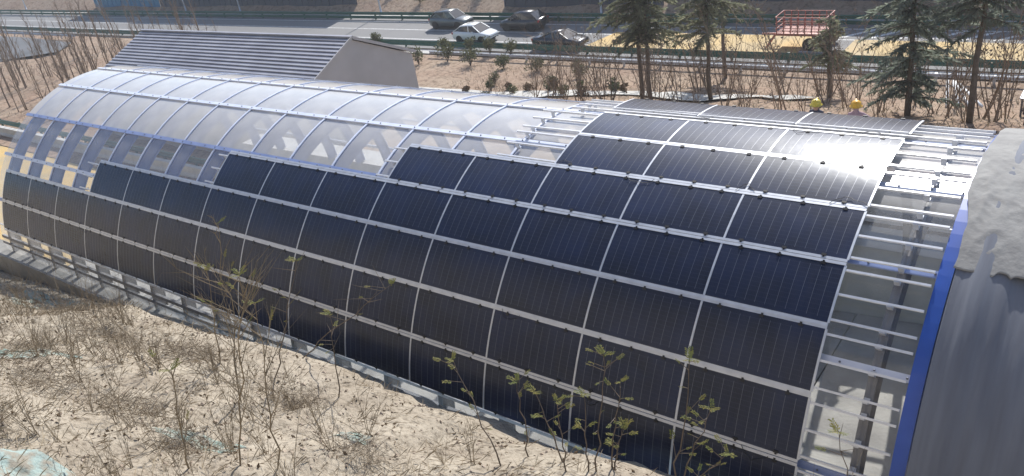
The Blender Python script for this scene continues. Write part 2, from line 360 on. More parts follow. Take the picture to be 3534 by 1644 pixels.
# yellow coated lane, rounded corner where it ends
b = MB(); pts = [(-33.6,38.25),(-17.4,38.25)]
for i in range(7):
    a = -PI/2 + i*PI/12; pts.append((-17.2+1.1*math.cos(a), 39.4+1.1*math.sin(a)))
pts += [(-16.1,43.2),(-32.5,43.2)]
b.quad(*[(p[0],p[1],-4.976) for p in pts]); b.build('yellow_coating', M['yellow'], road)
b = MB(); b.quad((-13.2,38.25,-4.976),(30,38.25,-4.976),(30,42.6,-4.976),(-13.2,42.6,-4.976)); b.build('yellow_coating', M['yellow'], road)
tag(sheet('drain_channel', -70, 60, 35.9, 36.9, -4.96, M['pale_concrete']))
tag(sheet('verge_strip', -320, 120, 46.35, 47.3, -4.97, M['pale_concrete']))
# side road on the left
b = MB(); pz = -4.66
b.quad((-140,23.5,pz),(-112,26.0,pz),(-106,29.5,pz),(-109,33.0,pz),(-125,34.0,pz),(-160,34.0,pz))
tag(b.build('side_road', M['dark_asphalt']), kind='structure')
b = MB()
for i in range(14): 
    b.box(-140+i*2.0, -138.05+i*2.0, 23.2+i*.18, 23.45+i*.18, pz-.3, pz+.16)
tag(b.build('side_road_kerb', M['pale_concrete']), kind='structure')
# pale footpath behind the canopy
b = MB()
for i in range(26):
    x0 = -42+i*1.2; x1 = x0+1.17
    b.quad(*[(x, y, far_z(x, y)+.12) for x, y in ((x0,25.6),(x1,25.6),(x1,27.4),(x0,27.4))])
tag(b.build('footpath', M['pale_concrete']), kind='structure')

# ------------------------------------------------------------------ the vaulted canopy
RAD = 6.7886; RG = RAD-.25; W = 2.476; TH0 = R_(-2.62034); DT = R_(11.17234)
XL, XR = -35.8, 1.55
vault = empty('vaulted_canopy', (-17, 0, 0.4), 0, 'long barrel-vaulted canopy of steel ribs and dusty clear sheets under the solar panels', 'canopy')
VO = Vector((-17, 0, 0.4))
def vpart(name, me, x, th, r):
    """part whose mesh is local to a frame on the cylinder: z radial, x along"""
    return link(name, me, vault, Vector((x, -r*math.sin(th), r*math.cos(th))) - VO, (th, 0, 0))
ribs = [-35.08+2.0*i for i in range(19)]
P_T = [R_(t) for t in (83, 65, 47, 29.3, 11.3, -6.8, -25, -43, -61, -79)]
# deep ribs (I section) standing on the sill, cap strips over the sheet joints
def arc_local(b, x0, x1, r0, r1, t0, t1, n): b.arcbox(x0, x1, r0, r1, t0, t1, n, c=(0, 0)); return b
T_S = R_(86.3)
rb = MB(); 
T_P = R_(74.8)
rb.arcbox(-.012,.012,RG-.44,RG-.03,-T_S,T_P,48); rb.arcbox(-.08,.08,RG-.045,RG-.012,-T_S,T_P,48); rb.arcbox(-.08,.08,RG-.46,RG-.43,-T_S,T_P,48)
post_me = MB().arcbox(-.012,.012,RG-.44,RG-.03,T_P,T_S,4).arcbox(-.08,.08,RG-.045,RG-.012,T_P,T_S,4).arcbox(-.08,.08,RG-.46,RG-.43,T_P,T_S,4).mesh('post', M['post_grey'])
rib_me = rb.mesh('rib', M['steel_paint'])
cap_me = MB().arcbox(-.035,.035,RG+.012,RG+.045,-T_S,T_P,48).mesh('rib_cap', M['purlin_paint'])
rib_grey = rb.mesh('rib', M['post_grey'])
for i, x in enumerate(ribs):
    link('rib', rib_me if i < 16 else rib_grey, vault, Vector((x,0,0))-VO)
    link('post', post_me, vault, Vector((x,0,0))-VO)
    if 0 < i < 17: link('rib_cap', cap_me, vault, Vector((x,0,0))-VO)
# end arch in strong blue at the covered end
ea = MB(); ea.arcbox(-.10,.10,RG-.30,RG+.12,-T_S,T_S,64); ea.arcbox(-.12,.12,RG+.12,RG+.15,-T_S,T_S,64)
link('end_arch', ea.mesh('end_arch', M['blue_paint']), vault, Vector((XR+.09,0,0))-VO)
# purlins with bolts
pm = MB().box(XL+17, XR+17-.01, -.072,.072,.016,.058).mesh('purlin', M['purlin_paint'])
pm_blue = MB().box(XL+17, XR+17-.01, -.072,.072,.016,.058).mesh('purlin', M['steel_paint'])
pm_grey = MB().box(XL+17, XR+17-.01, -.05,.05,.016,.05).mesh('purlin', M['post_grey'])
bolt_b = MB()
for i, x in enumerate(ribs):
    for dx in (0,.55,1.4): bolt_b.lathe([(.022,.058),(.022,.075),(.012,.082)], 6, c=(x+17+dx,0,0))
bolt_me = bolt_b.mesh('bolts', M['bolt'])
for t in P_T:
    p = vpart('purlin', pm_grey if t > R_(80) else (pm_blue if t > R_(20) and not R_(40) < t < R_(50) else pm), -17, t, RG)
    bo = link('bolts', bolt_me, p); tag(bo, kind='stuff')
# clear sheets, one per bay and purlin row
cache = {}
def pane(x0, x1, t0, t1):
    tm = (t0+t1)/2; clear = tm > R_(33) or tm < R_(-30); key = (round(x1-x0,3), round(abs(t1-t0),3), clear)
    if key not in cache:
        h = abs(t1-t0)/2; b = MB(); n = 6; g = .02
        for i in range(n+1):
            a = -h+.002+(2*h-.004)*i/n
            for x in (-(x1-x0)/2+g, (x1-x0)/2-g): b.v.append((x, -RG*math.sin(a), RG*math.cos(a)-RG))
        for i in range(n): b.f.append((2*i, 2*i+1, 2*i+3, 2*i+2))
        cache[key] = b.mesh('clear_sheet', M['glass_clear' if clear else 'glass'], True)
    return vpart('clear_sheet', cache[key], (x0+x1)/2, tm, RG)
bands = list(zip(P_T[:-1], P_T[1:])) 
xs_b = [XL]+ribs+[XR-.02]
for i in range(len(xs_b)-1):
    for t1, t0 in bands: pane(xs_b[i], xs_b[i+1], t0, t1)
for i in range(len(xs_b)-1): pane(xs_b[i], xs_b[i+1], R_(83), R_(86.2))
# base beam and bottom trim along the near side
vpart('base_beam', MB().box(XL+17,XR+17,-.06,.06,-.10,.02).mesh('base_beam', M['post_grey']), -17, R_(80.6), RG)
vpart('sheet_edge_trim', MB().box(XL+17,XR+17,-.02,.02,.02,.06).mesh('trim', M['alu']), -17, R_(75.2), RG)

# mounting rails under the panels
rows = [3, 3, 3, 5, 8, 11, 14, 14]       # columns per row, top row (far side of the crown) first
left_ext = [.5, 1.9, 1.9, .55, .55, .9, .05, .05]
def edge(j): return TH0 + DT*j           # upper edge of row j (1..7); row 1 lies just below the crown
rail_specs = []
for r in range(1, 8):
    xl = -rows[r]*W - left_ext[r]
    for a in (.11, .50, .89): rail_specs.append((edge(r-1)+DT*a, xl))
for a in (-.5, -.75, -1.0, -.22): rail_specs.append((TH0+DT*a, -3*W-1.2))
rail_cache = {}
def railmesh(length):
    k = round(length, 2)
    if k not in rail_cache:
        rail_cache[k] = MB().box(0, length, -.022, .022, -.05, 0).mesh('mounting_rail', M['alu_white'])
    return rail_cache[k]
brk = MB().box(-.05,.05,-.05,-.022,-.16,-.01).box(-.05,.05,-.05,.06,-.17,-.16).mesh('bracket', M['alu'])
for t, xl in rail_specs:
    rl = vpart('mounting_rail', railmesh(XR-.06-xl), xl, t, RAD-.012)
    link('bracket', brk, rl, (0.92-xl, 0, 0))
    if xl < -5: link('bracket', brk, rl, (.35, 0, 0))
# bars that show between rows of panels, strips between columns
for j in range(0, 8):
    n = rows[min(j+1, 7)] if j < 7 else 14
    n = max(rows[j], n) if j > 0 else 3
    L = n*W
    if j in (2, 6, 3): me = MB().box(0,L,-.068,-.006,-.02,.012).box(0,L,.010,.068,-.02,.008).mesh('row_bar', M['alu'])
    elif j in (0, 7): me = MB().box(0,L,-.035,.035,-.03,.012).mesh('row_bar', M['alu'])
    else: me = MB().box(0,L,-.062,.062,-.02,.006).box(0,L,-.02,.02,.006,.014).mesh('row_bar', M['alu'])
    vpart('row_bar', me, -L, edge(j), RAD)
seam_me = MB()
hp = DT/2-.0095
for i in range(7):
    a0 = -hp+2*hp*i/6
seam_me.arcbox(-.022,.022,RAD-.016,RAD+.006,-hp,hp,6,c=(0,RAD))
seam_me = seam_me.mesh('seam_strip', M['alu'])

# ------------------------------------------------------------------ solar panels
def panel_meshes(th=.004):
    b = MB(); n = 8; hw = W/2-.027
    b.arcbox(-hw,hw,RAD-.012,RAD+.003,-hp,hp,n,c=(0,RAD))
    lam = b.mesh('laminate', M['panel'], False)
    lam.polygons.foreach_set('use_smooth', [True]*len(lam.polygons))
    try: lam.set_sharp_from_angle(angle=R_(40))
    except Exception: pass
    b = MB()
    for i in range(1, 12):
        x = -hw+2*hw*i/12; b.arcbox(x-.005,x+.005,RAD+.0025,RAD+.0045,-hp+.012,hp-.012,8,c=(0,RAD))
    bus = b.mesh('busbars', M['busbar'])
    c = MB().box(-.045,.045,-.028,.022,.0,.022).box(-.02,.02,-.06,-.028,.003,.012).mesh('clip', M['black'])
    return lam, bus, c
LAM, BUS, CLIP = panel_meshes()
NTH = ['first','second','third','fourth','fifth','sixth','seventh','eighth','ninth','tenth','eleventh','twelfth','thirteenth','fourteenth']
ROWN = ['row beyond the crown','top near-side row','second row','third row','fourth row','fifth row','sixth row','lowest row']
rnd = random.Random(3)
for r in range(8):
    for c in range(rows[r]):
        if r == 0: t = TH0 - DT*.79; rad = RAD+.01; tilt = R_(3.5)
        else: t = edge(r-1)+DT/2; rad = RAD; tilt = 0
        xc = -(c+.5)*W
        place = 'next to the blue end arch' if c == 0 else ('at the far left end' if c == rows[r]-1 else '%s from the blue end arch' % NTH[c])
        p = empty('solar_panel', (xc, -rad*math.sin(t), rad*math.cos(t)), 0,
                  'dark solar panel in the %s, %s' % (ROWN[r], place), 'solar panel', 'curved solar panels on the canopy')
        p.rotation_euler = (t+tilt+rnd.uniform(-.006,.006), rnd.uniform(-.003,.003), 0)
        lam = link('laminate', LAM, p); bs = link('busbars', BUS, p); tag(bs, kind='stuff')
        for s in (-1, 1):
            a = s*(hp-.004)
            for dx in (-.82,-.02,.80):
                if s > 0 and r in (1, 4, 5): continue
                link('clip', CLIP, p, (dx+rnd.uniform(-.06,.06), -RAD*math.sin(a), RAD*math.cos(a)-RAD+.003), (a+(0 if s < 0 else 0), 0, 0 if s > 0 else PI))
        if r == 0:
            link('edge_angle', MB().box(-W/2+.03,W/2-.03,-hp*RAD-.02,-hp*RAD+.015,-.10,.01).mesh('edge_angle', M['alu']), p)
    for k in range(0, rows[r]+1):
        if r == 0: 
            s = link('seam_strip', seam_me, vault, Vector((-k*W, -(RAD+.01)*math.sin(TH0-DT*.79), (RAD+.01)*math.cos(TH0-DT*.79)))-VO, (TH0-DT*.79+R_(3.5),0,0))
        else: vpart('seam_strip', seam_me, -k*W, edge(r-1)+DT/2, RAD)
# loose wiring at the joints of the upper rows
def cable(x, j, seed):
    rr = random.Random(seed); b = MB(); t = edge(j); pts = []; n = 12; L = rr.uniform(.35,.75); up = rr.choice((-1,1))
    for i in range(n+1):
        u = i/n; dx = (u-.5)*L; dy = up*(.05+.16*math.sin(PI*u)*rr.uniform(.7,1.1))*(1 if 0 < i < n else .3)+.03*math.sin(9*u+seed)
        tt = t+dy/RAD; q = RAD+.02+.02*rr.random(); pts.append((x+dx, -q*math.sin(tt), q*math.cos(tt)))
    b.tube(pts, .0065, 4)
    o = b.build('cable', M['black'], vault); o.location = -VO
for s, (x, j) in enumerate(((-W*2,2),(-W,2),(-.35,2),(-W*3+.3,2),(-W*2+.3,0),(-W+.4,0),(-.7,0),(-W*13,6),(-W*11,6),(-W*7+.2,6),(-W*2+.5,6),(-.8,6),(-W*3+.5,5))): cable(x, j, s)

# sill and retaining walls
sill = MB().box(-110,3.5,-7.0,-6.15,-4.9,.42); tag(sill.build('sill_wall', M['concrete']), 'long grey concrete sill wall under the near foot of the canopy', 'wall')
b = MB(); b.box(-34.5,8,6.25,7.6,-4.9,.38)
n = 0
tag(b.build('far_retaining_wall', M['pale_concrete']), 'pale concrete retaining wall under the far foot of the canopy', 'wall')
b = MB()
pr = [(7.05,-4.9),(7.05,-4.6),(7.2,-4.45),(7.25,-4.0),(7.6,-4.0),(7.65,-4.9)]
for x0, x1 in [(-36-4*i-3.96, -36-4*i) for i in range(0, 1)]: pass
bar = empty('barrier_wall', (-60,9.3,-4.75), 0, 'white concrete barrier beside the yellow lane past the left end of the canopy', 'wall')
blk = MB(); L = 3.96
for (y, z) in pr: blk.v += [(-L/2,y-7.3,z+4.75),(L/2,y-7.3,z+4.75)]
k = len(pr)
for i in range(k): blk.f.append((2*i, 2*((i+1) % k), 2*((i+1) % k)+1, 2*i+1))
blk.f.append(tuple(2*i for i in range(k))); blk.f.append(tuple(2*i+1 for i in reversed(range(k))))
blk_me = blk.mesh('barrier_block', M['pale_concrete'])
for i in range(17): link('barrier_block', blk_me, bar, (-36-4*i-2+60-2, 0, 0))

# ------------------------------------------------------------------ guardrails
def guardrail(name, label, x0, x1, y, zbase, ztop, hb, m, step=4.0, double=False, postm=None, face=-1):
    root = empty(name, ((x0+x1)/2, y, zbase), 0, label, 'guardrail')
    def wbeam(zc):
        b = MB(); prof = [(-.5,0),(-.38,.05),(-.2,.05),(-.06,-.01),(.06,-.01),(.2,.05),(.38,.05),(.5,0)]
        n = max(1, int((x1-x0)/40))
        for i in range(n+1):
            x = (x0-x1)/2+(x1-x0)*i/n
            for (u, d) in prof: b.v.append((x, face*(d+.10), zc-zbase+u*hb))
        q = len(prof)
        for i in range(n):
            for j in range(q-1): a = i*q+j; b.f.append((a, a+q, a+q+1, a+1))
        o = b.build('rail_beam', m, root)
        md = o.modifiers.new('thickness', 'SOLIDIFY'); md.thickness = .012
    wbeam(ztop-hb/2)
    if double: wbeam(ztop-hb*1.75)
    pme = MB().box(-.07,.07,-.05,.09,-.1,ztop-zbase-.03).mesh('post', postm or m)
    x = x0+step/2
    while x < x1:
        link('post', pme, root, (x-(x0+x1)/2, .0, 0)); x += step
    return root
guardrail('guardrail', 'dark green guardrail along the far edge of the road', -230, 60, 45.75, -5, -4.12, .33, M['green_rail'], 4.0, True)
guardrail('guardrail', 'dark green guardrail along the near edge of the road behind the bare trees', -230, 60, 37.55, -5, -4.3, .52, M['green_rail'], 4.0)
guardrail('guardrail', 'thin silver guardrail at the foot of the road verge above the brown slope', -47, 60, 35.4, -5.1, -4.5, .24, M['galv'], 3.0)
guardrail('guardrail', 'dark green guardrail behind the white barrier past the left end of the canopy', -130, -46, 10.6, -4.75, -3.95, .5, M['green_rail'], 4.0)
guardrail('guardrail', 'grey guardrail beside the side road at the far left', -160, -112, 35.2, -5, -4.35, .3, M['galv'], 3.0)

# ------------------------------------------------------------------ shed behind the canopy
xr_, xl_ = -38.0, -64.2; ya, za = 18.93, 2.12; yn, zn = 12.4, 2.12-.40*6.53; yf, zf = 24.52, -.68; zb = -5.0
shed = empty('shed', ((xl_+xr_)/2, 18.9, zb), 0, 'long shed with blue-grey ribbed roof and plain beige gable behind the canopy', 'shed')
so_ = Vector(((xl_+xr_)/2, 18.9, zb))
def shp(name, b, m): o = b.build(name, m, shed); o.location = -so_; return o
b = MB()
for x in (xr_-.12, xl_+.12):
    s = 1
    b.quad((x,yn+.3,zb),(x,yf-.3,zb),(x,yf-.3,zf),(x,ya,za-.1),(x,yn+.3,zn+.05))
b.quad((xl_,yn+.3,zb),(xr_-.12,yn+.3,zb),(xr_-.12,yn+.3,zn+.05),(xl_,yn+.3,zn+.05))
b.quad((xl_,yf-.3,zb),(xl_,yf-.3,zf),(xr_-.12,yf-.3,zf),(xr_-.12,yf-.3,zb))
shp('wall', b, M['grey_render'])
rf = MB(); rf.quad((xl_,yn,zn),(xr_,yn,zn),(xr_,ya,za),(xl_,ya,za)); rf.quad((xl_,ya,za),(xr_,ya,za),(xr_,yf,zf),(xl_,yf,zf))
roof = shp('roof', rf, M['grey_roof'])
nb = 19
for i in range(nb):                    # lapped boards running along the roof
    t0 = i/nb; t1 = (i+1)/nb
    y0 = yn+(ya-yn)*t0; y1 = yn+(ya-yn)*t1; z0 = zn+(za-zn)*t0; z1 = zn+(za-zn)*t1
    bb = MB(); s = (zn-za)/(yn-ya); nx, nz = -s, 1; l = math.hypot(nx, nz); nx /= l; nz /= l
    A = (y0-.02+nx*.10, z0+nz*.10); B = (y1+nx*.015, z1+nz*.015); Cc = (y1, z1); D = (y0-.02, z0)
    for x in (xl_, xr_): bb.v += [(x,A[0],A[1]),(x,B[0],B[1]),(x,Cc[0],Cc[1]),(x,D[0],D[1])]
    bb.f += [(0,1,5,4),(0,4,7,3),(0,3,2,1),(4,5,6,7)]
    bb.build('roof_board', M['grey_roof'], roof)
b = MB(); b.beam((xr_+.02,yn,zn+.06),(xr_+.02,ya,za+.06),.07,.2); b.beam((xr_+.02,ya,za+.06),(xr_+.02,yf,zf+.06),.07,.2)
shp('verge_trim', b, M['grey_render'])
b = MB(); b.box(xl_,xr_,ya-.12,ya+.12,za+.06,za+.16); shp('ridge_cap', b, M['grey_roof'])
b = MB(); b.beam((xr_-.10,yf-2.4,-2.3),(xr_-.10,yn+2.2,-4.6),.03,.06); shp('seam_trim', b, M['alu'])

# ------------------------------------------------------------------ fabric over the covered end of the vault
def drape(name, x0, x1, t0, t1, r, m, seed, upper, nx=110, nt_=150):
    b = MB(); N = noise.noise
    for i in range(nx+1):
        u = (i/nx)**1.5
        for j in range(nt_+1):
            v = j/nt_
            te = t1+(R_(2.5)*N(((x0+(x1-x0)*u)*1.3, 3.3, seed))+R_(4)*max(0, N(((x0+(x1-x0)*u)*4.5, 1.3, seed))) if upper else 0)
            t = t0+(te-t0)*v
            xe = x0-.17*min(1, max(0, (R_(20)-t)/R_(7)))+(.05*N((v*9, 8.1, seed))+.06*N((v*24, 2.1, seed))*(.3+v*v) if upper else 0)
            x = xe+(x1-xe)*u
            if upper:
                sm = t*RAD; k = .22+1.25*max(0, (v-.66)/.34)**1.3; k *= 1+.5*max(0, 1-(x-x0)/.7)
                rg_ = (1-abs(N((x*2.1+sm*1.5, sm*.9-x*1.1, seed+3))))**4
                r2_ = (1-abs(N((x*4.6-sm*2.4, sm*2.2+x*1.4, seed+5))))**4
                r3_ = (1-abs(N((x*9+sm*3, sm*5-x*2, seed+8))))**3
                f = .02*N((x*.8, sm*.4, seed))+k*(.045*rg_+.026*r2_+.010*r3_)
                f *= min(1, .2+u*30)*min(1, .06+(1-v)*4)
            else:
                f = .07*N((x*2.4, t*.45, seed))+.05*N((x*6.5, t*.7, seed+9))+.02*N((x*14, t*1.1, seed+4))
            rr = r+f; b.v.append((x, -rr*math.sin(t), rr*math.cos(t)))
    for i in range(nx):
        for j in range(nt_): a = i*(nt_+1)+j; b.f.append((a, a+1, a+nt_+2, a+nt_+1))
    o = b.build(name, m, None, True); md = o.modifiers.new('thickness', 'SOLIDIFY'); md.thickness = .008; return o
tag(drape('cover_sheet', 1.79, 12, R_(-80), R_(88), RAD-.06, M['shaded_tarp'], 2.5, False), 'fabric with its shade painted dark, hanging in long folds right of the blue arch', 'fabric')
tag(drape('tarpaulin', 1.74, 12.2, R_(-70), R_(28), RAD-.02, M['tarp'], 6.1, True, 150, 260), 'crumpled pale grey tarpaulin thrown over the top of the covered end', 'tarpaulin')

# ------------------------------------------------------------------ cars
def loft(secs, close=True):
    b = MB(); n = len(secs[0])
    for s in secs: b.v += s
    for i in range(len(secs)-1):
        for k in range(n-1): a = i*n+k; b.f.append((a, a+1, a+n+1, a+n))
    b.f.append(tuple(range(n))[::-1]); e = (len(secs)-1)*n; b.f.append(tuple(e+k for k in range(n))); return b
def make_car(label, pos, face, paint, kind):
    root = empty('parked_car' if False else 'car', pos, 0 if face > 0 else PI, label, 'car', 'cars on the road')
    if kind == 'suv': L, H, belt, hood = 4.6, 1.68, 1.02, 1.04
    elif kind == 'hatch': L, H, belt, hood = 4.3, 1.58, .98, .98
    else: L, H, belt, hood = 4.75, 1.45, .92, .92
    hw = .90
    def sec(x, zl, zt, k):     # closed-ish body section, left to right over the top
        h = hw*k
        return [(x,-h*.90,zl),(x,-h*.98,zl+.16),(x,-h,zl+(zt-zl)*.55),(x,-h*.96,zt-.06),(x,-h*.84,zt),(x,h*.84,zt),(x,h*.96,zt-.06),(x,h,zl+(zt-zl)*.55),(x,h*.98,zl+.16),(x,h*.90,zl)]
    f = L/2
    st = [(f,.42,.62,.74),(f-.08,.26,.74,.86),(f-.3,.22,hood-.16,.95),(f-.75,.22,hood-.05,.99),(f-1.2,.22,hood,1),(0,.22,belt+.02,1),(-f+1.1,.22,belt+.05,1),(-f+.45,.24,belt+.08,.98),(-f+.12,.30,belt+.05,.92),(-f,.42,belt-.10,.86)]
    body = loft([sec(*s) for s in st]); body.build('body', paint, root, True)
    if kind == 'sedan': gx = [(f-1.12,hood,.82),(f-1.95,H-.05,.66),(f-2.5,H,.66),(-f+1.85,H-.05,.66),(-f+.75,belt+.09,.80)]
    elif kind == 'suv': gx = [(f-1.10,hood,.84),(f-1.85,H-.06,.70),(f-2.5,H,.71),(-f+.85,H-.05,.70),(-f+.22,belt+.06,.82)]
    else: gx = [(f-1.0,hood,.83),(f-1.8,H-.05,.68),(f-2.4,H,.69),(-f+1.0,H-.08,.68),(-f+.25,belt+.06,.82)]
    def gsec(x, zt, k, zb): 
        kb = .86
        return [(x,-hw*kb,zb),(x,-hw*k,zt-.03),(x,-hw*(k-.08),zt),(x,hw*(k-.08),zt),(x,hw*k,zt-.03),(x,hw*kb,zb)]
    zb_ = belt-.04
    gs = [gsec(x, z, k, zb_) for x, z, k in gx]
    loft(gs).build('window_glass', M['car_glass'], root, False)
    rs = []
    for x, z, k in gx[1:4]: rs.append([(x,-hw*(k+.02),z-.06),(x,-hw*(k-.06),z+.018),(x,hw*(k-.06),z+.018),(x,hw*(k+.02),z-.06)])
    loft(rs).build('roof', paint, root, True)
    for s in (-1, 1):
        a, c, d, e = gx[0], gx[1], gx[3], gx[4]
        MB().beam((a[0],s*hw*.86,zb_+.05),(c[0],s*hw*(c[2]+.01),c[1]-.02),.07,.06).build('pillar', paint, root)
        MB().beam((d[0],s*hw*(d[2]+.01),d[1]-.02),(e[0]-.05,s*hw*.86,zb_+.05),.16,.07).build('pillar', paint, root)
        xm = -.15; MB().beam((xm,s*hw*.87,zb_),(xm-.08,s*hw*.69,H-.05),.09,.05).build('pillar', paint, root)
        MB().box(f-.55-.22,f-.45,s*.66-.14,s*.66+.14,hood-.30,hood-.17).build('headlight', M['lamp'], root)
        MB().box(-f+.02,-f+.16,s*.70-.13,s*.70+.13,belt-.20,belt-.03).build('tail_light', M['red_lamp'], root)
        MB().box(f-1.75,f-1.58,s*1.03-.09,s*1.03+.09,belt+.0,belt+.13).build('mirror', paint, root)
        MB().box(-f+.95,f-1.05,s*hw*1.0-.012,s*hw*1.0+.012,.26,.34).build('sill_trim', M['black'], root)
        for xw in (f-.86, -f+.88):
            r = .33 if kind != 'suv' else .36
            wr = empty('wheel', (xw, s*.80, r)); wr.parent = root
            MB().lathe([(r*.62,-.11),(r*.95,-.11),(r,-.07),(r,.07),(r*.95,.11),(r*.62,.11)],20,'y').build('tyre', M['tyre'], wr)
            MB().lathe([(r*.64,-.09),(r*.60,.0),(r*.64,.09)],14,'y').build('rim', M['rim'], wr)
            MB().lathe([(r*1.14,s*.07),(r*1.14,s*.115)],20,'y').build('wheel_arch', M['black'], wr)
    return root
paint = lambda n, c, me=.3: mat(n, c, .28, me, coat=.8)
make_car('grey-green SUV on the far lane beside the green guardrail', (-51.3,43.75,-4.97), 1, paint('graphite_paint', (.10,.115,.12)), 'suv')
make_car('white hatchback half hidden by the near green guardrail', (-45.2,39.85,-4.97), 1, paint('white_paint', (.70,.73,.74), 0), 'hatch')
make_car('black SUV on the far lane behind the dark sedan', (-42.4,43.6,-4.97), -1, paint('black_paint', (.018,.018,.022)), 'suv')
make_car('dark sedan with a shiny windscreen nearest the bare trees', (-35.4,38.95,-4.97), 1, paint('midnight_paint', (.022,.026,.034)), 'sedan')

# ------------------------------------------------------------------ red stake trailer
tr = empty('stake_trailer', (-16.1,41.0,-4.97), 0, 'red oxide stake-sided trailer standing on the road behind the trees', 'trailer')
Lx, Ly = 1.75, .85
MB().box(-Lx,Lx,-Ly,Ly,.95,1.12).build('bed', M['red_paint'], tr)
MB().beam((-Lx,0,.85),(Lx,0,.85),.25,.2).beam((-Lx-1.3,0,.8),(-Lx,0,.85),.12,.12).build('chassis', M['red_paint'], tr)
st_me = MB().box(-.028,.028,-.028,.028,1.12,2.3).mesh('stake', M['red_paint'])
for s in (-1, 1):
    for i in range(8): link('stake', st_me, tr, (-Lx+.05+i*(2*Lx-.1)/7, s*(Ly-.05), 0))
    for z in (1.3,1.5,1.7,1.95,2.27): MB().box(-Lx,Lx,s*Ly-.015,s*Ly+.015,z-.022,z+.022).build('side_rail', M['red_paint'], tr)
for x in (-Lx, Lx):
    for z in (1.4,1.8,2.27): MB().box(x-.02,x+.02,-Ly,Ly,z-.035,z+.035).build('end_rail', M['red_paint'], tr)
MB().beam((-Lx-.02,-Ly,1.1),(-Lx-.75,-Ly,-.0),.08,.08).beam((-Lx-.02,-Ly+.5,1.1),(-Lx-.75,-Ly+.5,.0),.08,.08).build('ramp', M['red_paint'], tr)
for x in (.6, 1.6):
    for s in (-1, 1):
        wr = empty('wheel', (x, s*.95, .42)); wr.parent = tr
        MB().lathe([(.25,-.12),(.42,-.12),(.42,.12),(.25,.12)],18,'y').build('tyre', M['tyre'], wr)
        MB().lathe([(.26,-.08),(.2,0),(.26,.08)],12,'y').build('rim', M['red_paint'], wr)

# ------------------------------------------------------------------ far side of the road: walls, hoarding, poles, small buildings
def clad_wall(name, label, x0, x1, y, h, m, cat, pw=2.4):
    root = empty(name, ((x0+x1)/2, y, -5), 0, label, cat); n = max(1, int((x1-x0)/pw)); w_ = (x1-x0)/n
    pme = MB().box(-w_/2+.02,w_/2-.02,-.05,.05,.15,h).box(-w_/2+.02,-w_/2+.14,-.11,-.05,.15,h).box(-.06,.06,-.10,-.05,.15,h).mesh('cladding_panel', m)
    for i in range(n): link('cladding_panel', pme, root, (x0+w_*(i+.5)-(x0+x1)/2, 0, 0))
    MB().box((x0-x1)/2,(x1-x0)/2,-.2,.2,-.3,.15).build('plinth', M['concrete'], root)
    MB().box((x0-x1)/2,(x1-x0)/2,-.14,.14,h,h+.12).build('coping', m, root); return root
clad_wall('hoarding', 'bright blue site hoarding at the top left across the road', -131, -112, 48.9, 5.2, M['blue_board'], 'hoarding')
clad_wall('noise_wall', 'dark slate noise wall next to the blue hoarding across the road', -111.8, -70, 49.0, 5.6, M['slate_wall'], 'wall')
clad_wall('noise_wall', 'dark slate noise wall behind the black SUV', -48.5, -31, 49.0, 5.2, M['slate_wall'], 'wall')
clad_wall('noise_wall', 'dark slate noise wall behind the cedars and the red trailer', -30.8, 14, 49.6, 5.2, M['slate_wall'], 'wall')
for i, (x, y) in enumerate(((-155,48.2),(-104.2,48.0),(-64.9,47.6),(-36.6,47.7),(-128,47.9),(-91.5,48.0))):
    p = empty('lamp_post', (x, y, -5), 0, ['slim white lamp post at the far left edge across the road','slim white lamp post before the dark slate wall, left one','white lamp post on the bare hill left of the grey-green SUV','white lamp post between the black SUV and the first cedar','white lamp post in front of the blue hoarding','white lamp post before the dark slate wall, right one'][i], 'lamp post', 'lamp posts across the road')
    MB().lathe([(.13,0),(.10,1),(.06,8.5)],8).build('pole', M['galv'], p, True)
    MB().tube([(0,0,8.4),(0,-.7,8.8),(0,-1.6,8.9)],.04,6).build('arm', M['galv'], p)
    MB().box(-.14,.14,-2.2,-1.5,8.84,8.96).build('lamp_head', M['galv'], p)
kb = empty('site_cabin', (1.6,43.4,-5), 0, 'pale grey site cabin at the top right corner', 'cabin')
MB().box(-4.2,4.2,-1.5,1.5,.2,3.0).build('wall', M['pale_concrete'], kb)
MB().box(-4.4,4.4,-1.7,1.7,3.0,3.18).build('roof', M['galv'], kb)
for x in (-3,-1,1,3):
    wn = MB().box(x-.5,x+.5,-1.53,-1.50,1.2,2.2).build('window', M['car_glass'], kb); MB().box(x-.55,x+.55,-1.56,-1.53,1.1,1.2).build('sill', M['galv'], wn)
cb = empty('equipment_cabinet', (-.4,36.6,-5), 0, 'grey ribbed equipment cabinet at the right edge by the silver rail', 'cabinet')
MB().box(-1.3,1.3,-.5,.5,.12,1.9).build('cabinet_body', M['galv'], cb); MB().box(-1.36,1.36,-.56,.56,1.9,1.98).build('cabinet_roof', M['alu'], cb)
for i in range(4): MB().box(-1.25+i*.64,-.68+i*.64,-.53,-.50,.2,1.82).build('door', M['galv'], cb)
MB().box(-1.4,1.4,-.6,.6,-.1,.12).build('plinth', M['pale_concrete'], cb)
fb = empty('work_trestle', (.2,24.6,far_z(.2,24.6)), 0, 'dark steel trestle frame on the soil at the right edge', 'trestle')
for x in (-.9,.9):
    for y in (-.5,.5): MB().box(x-.04,x+.04,y-.04,y+.04,-.2,1.0).build('leg', M['slate_wall'], fb)
MB().box(-1.0,1.0,-.6,.6,1.0,1.06).build('top', M['galv'], fb); MB().box(-.9,.9,-.53,-.47,.4,.46).build('stretcher', M['slate_wall'], fb)

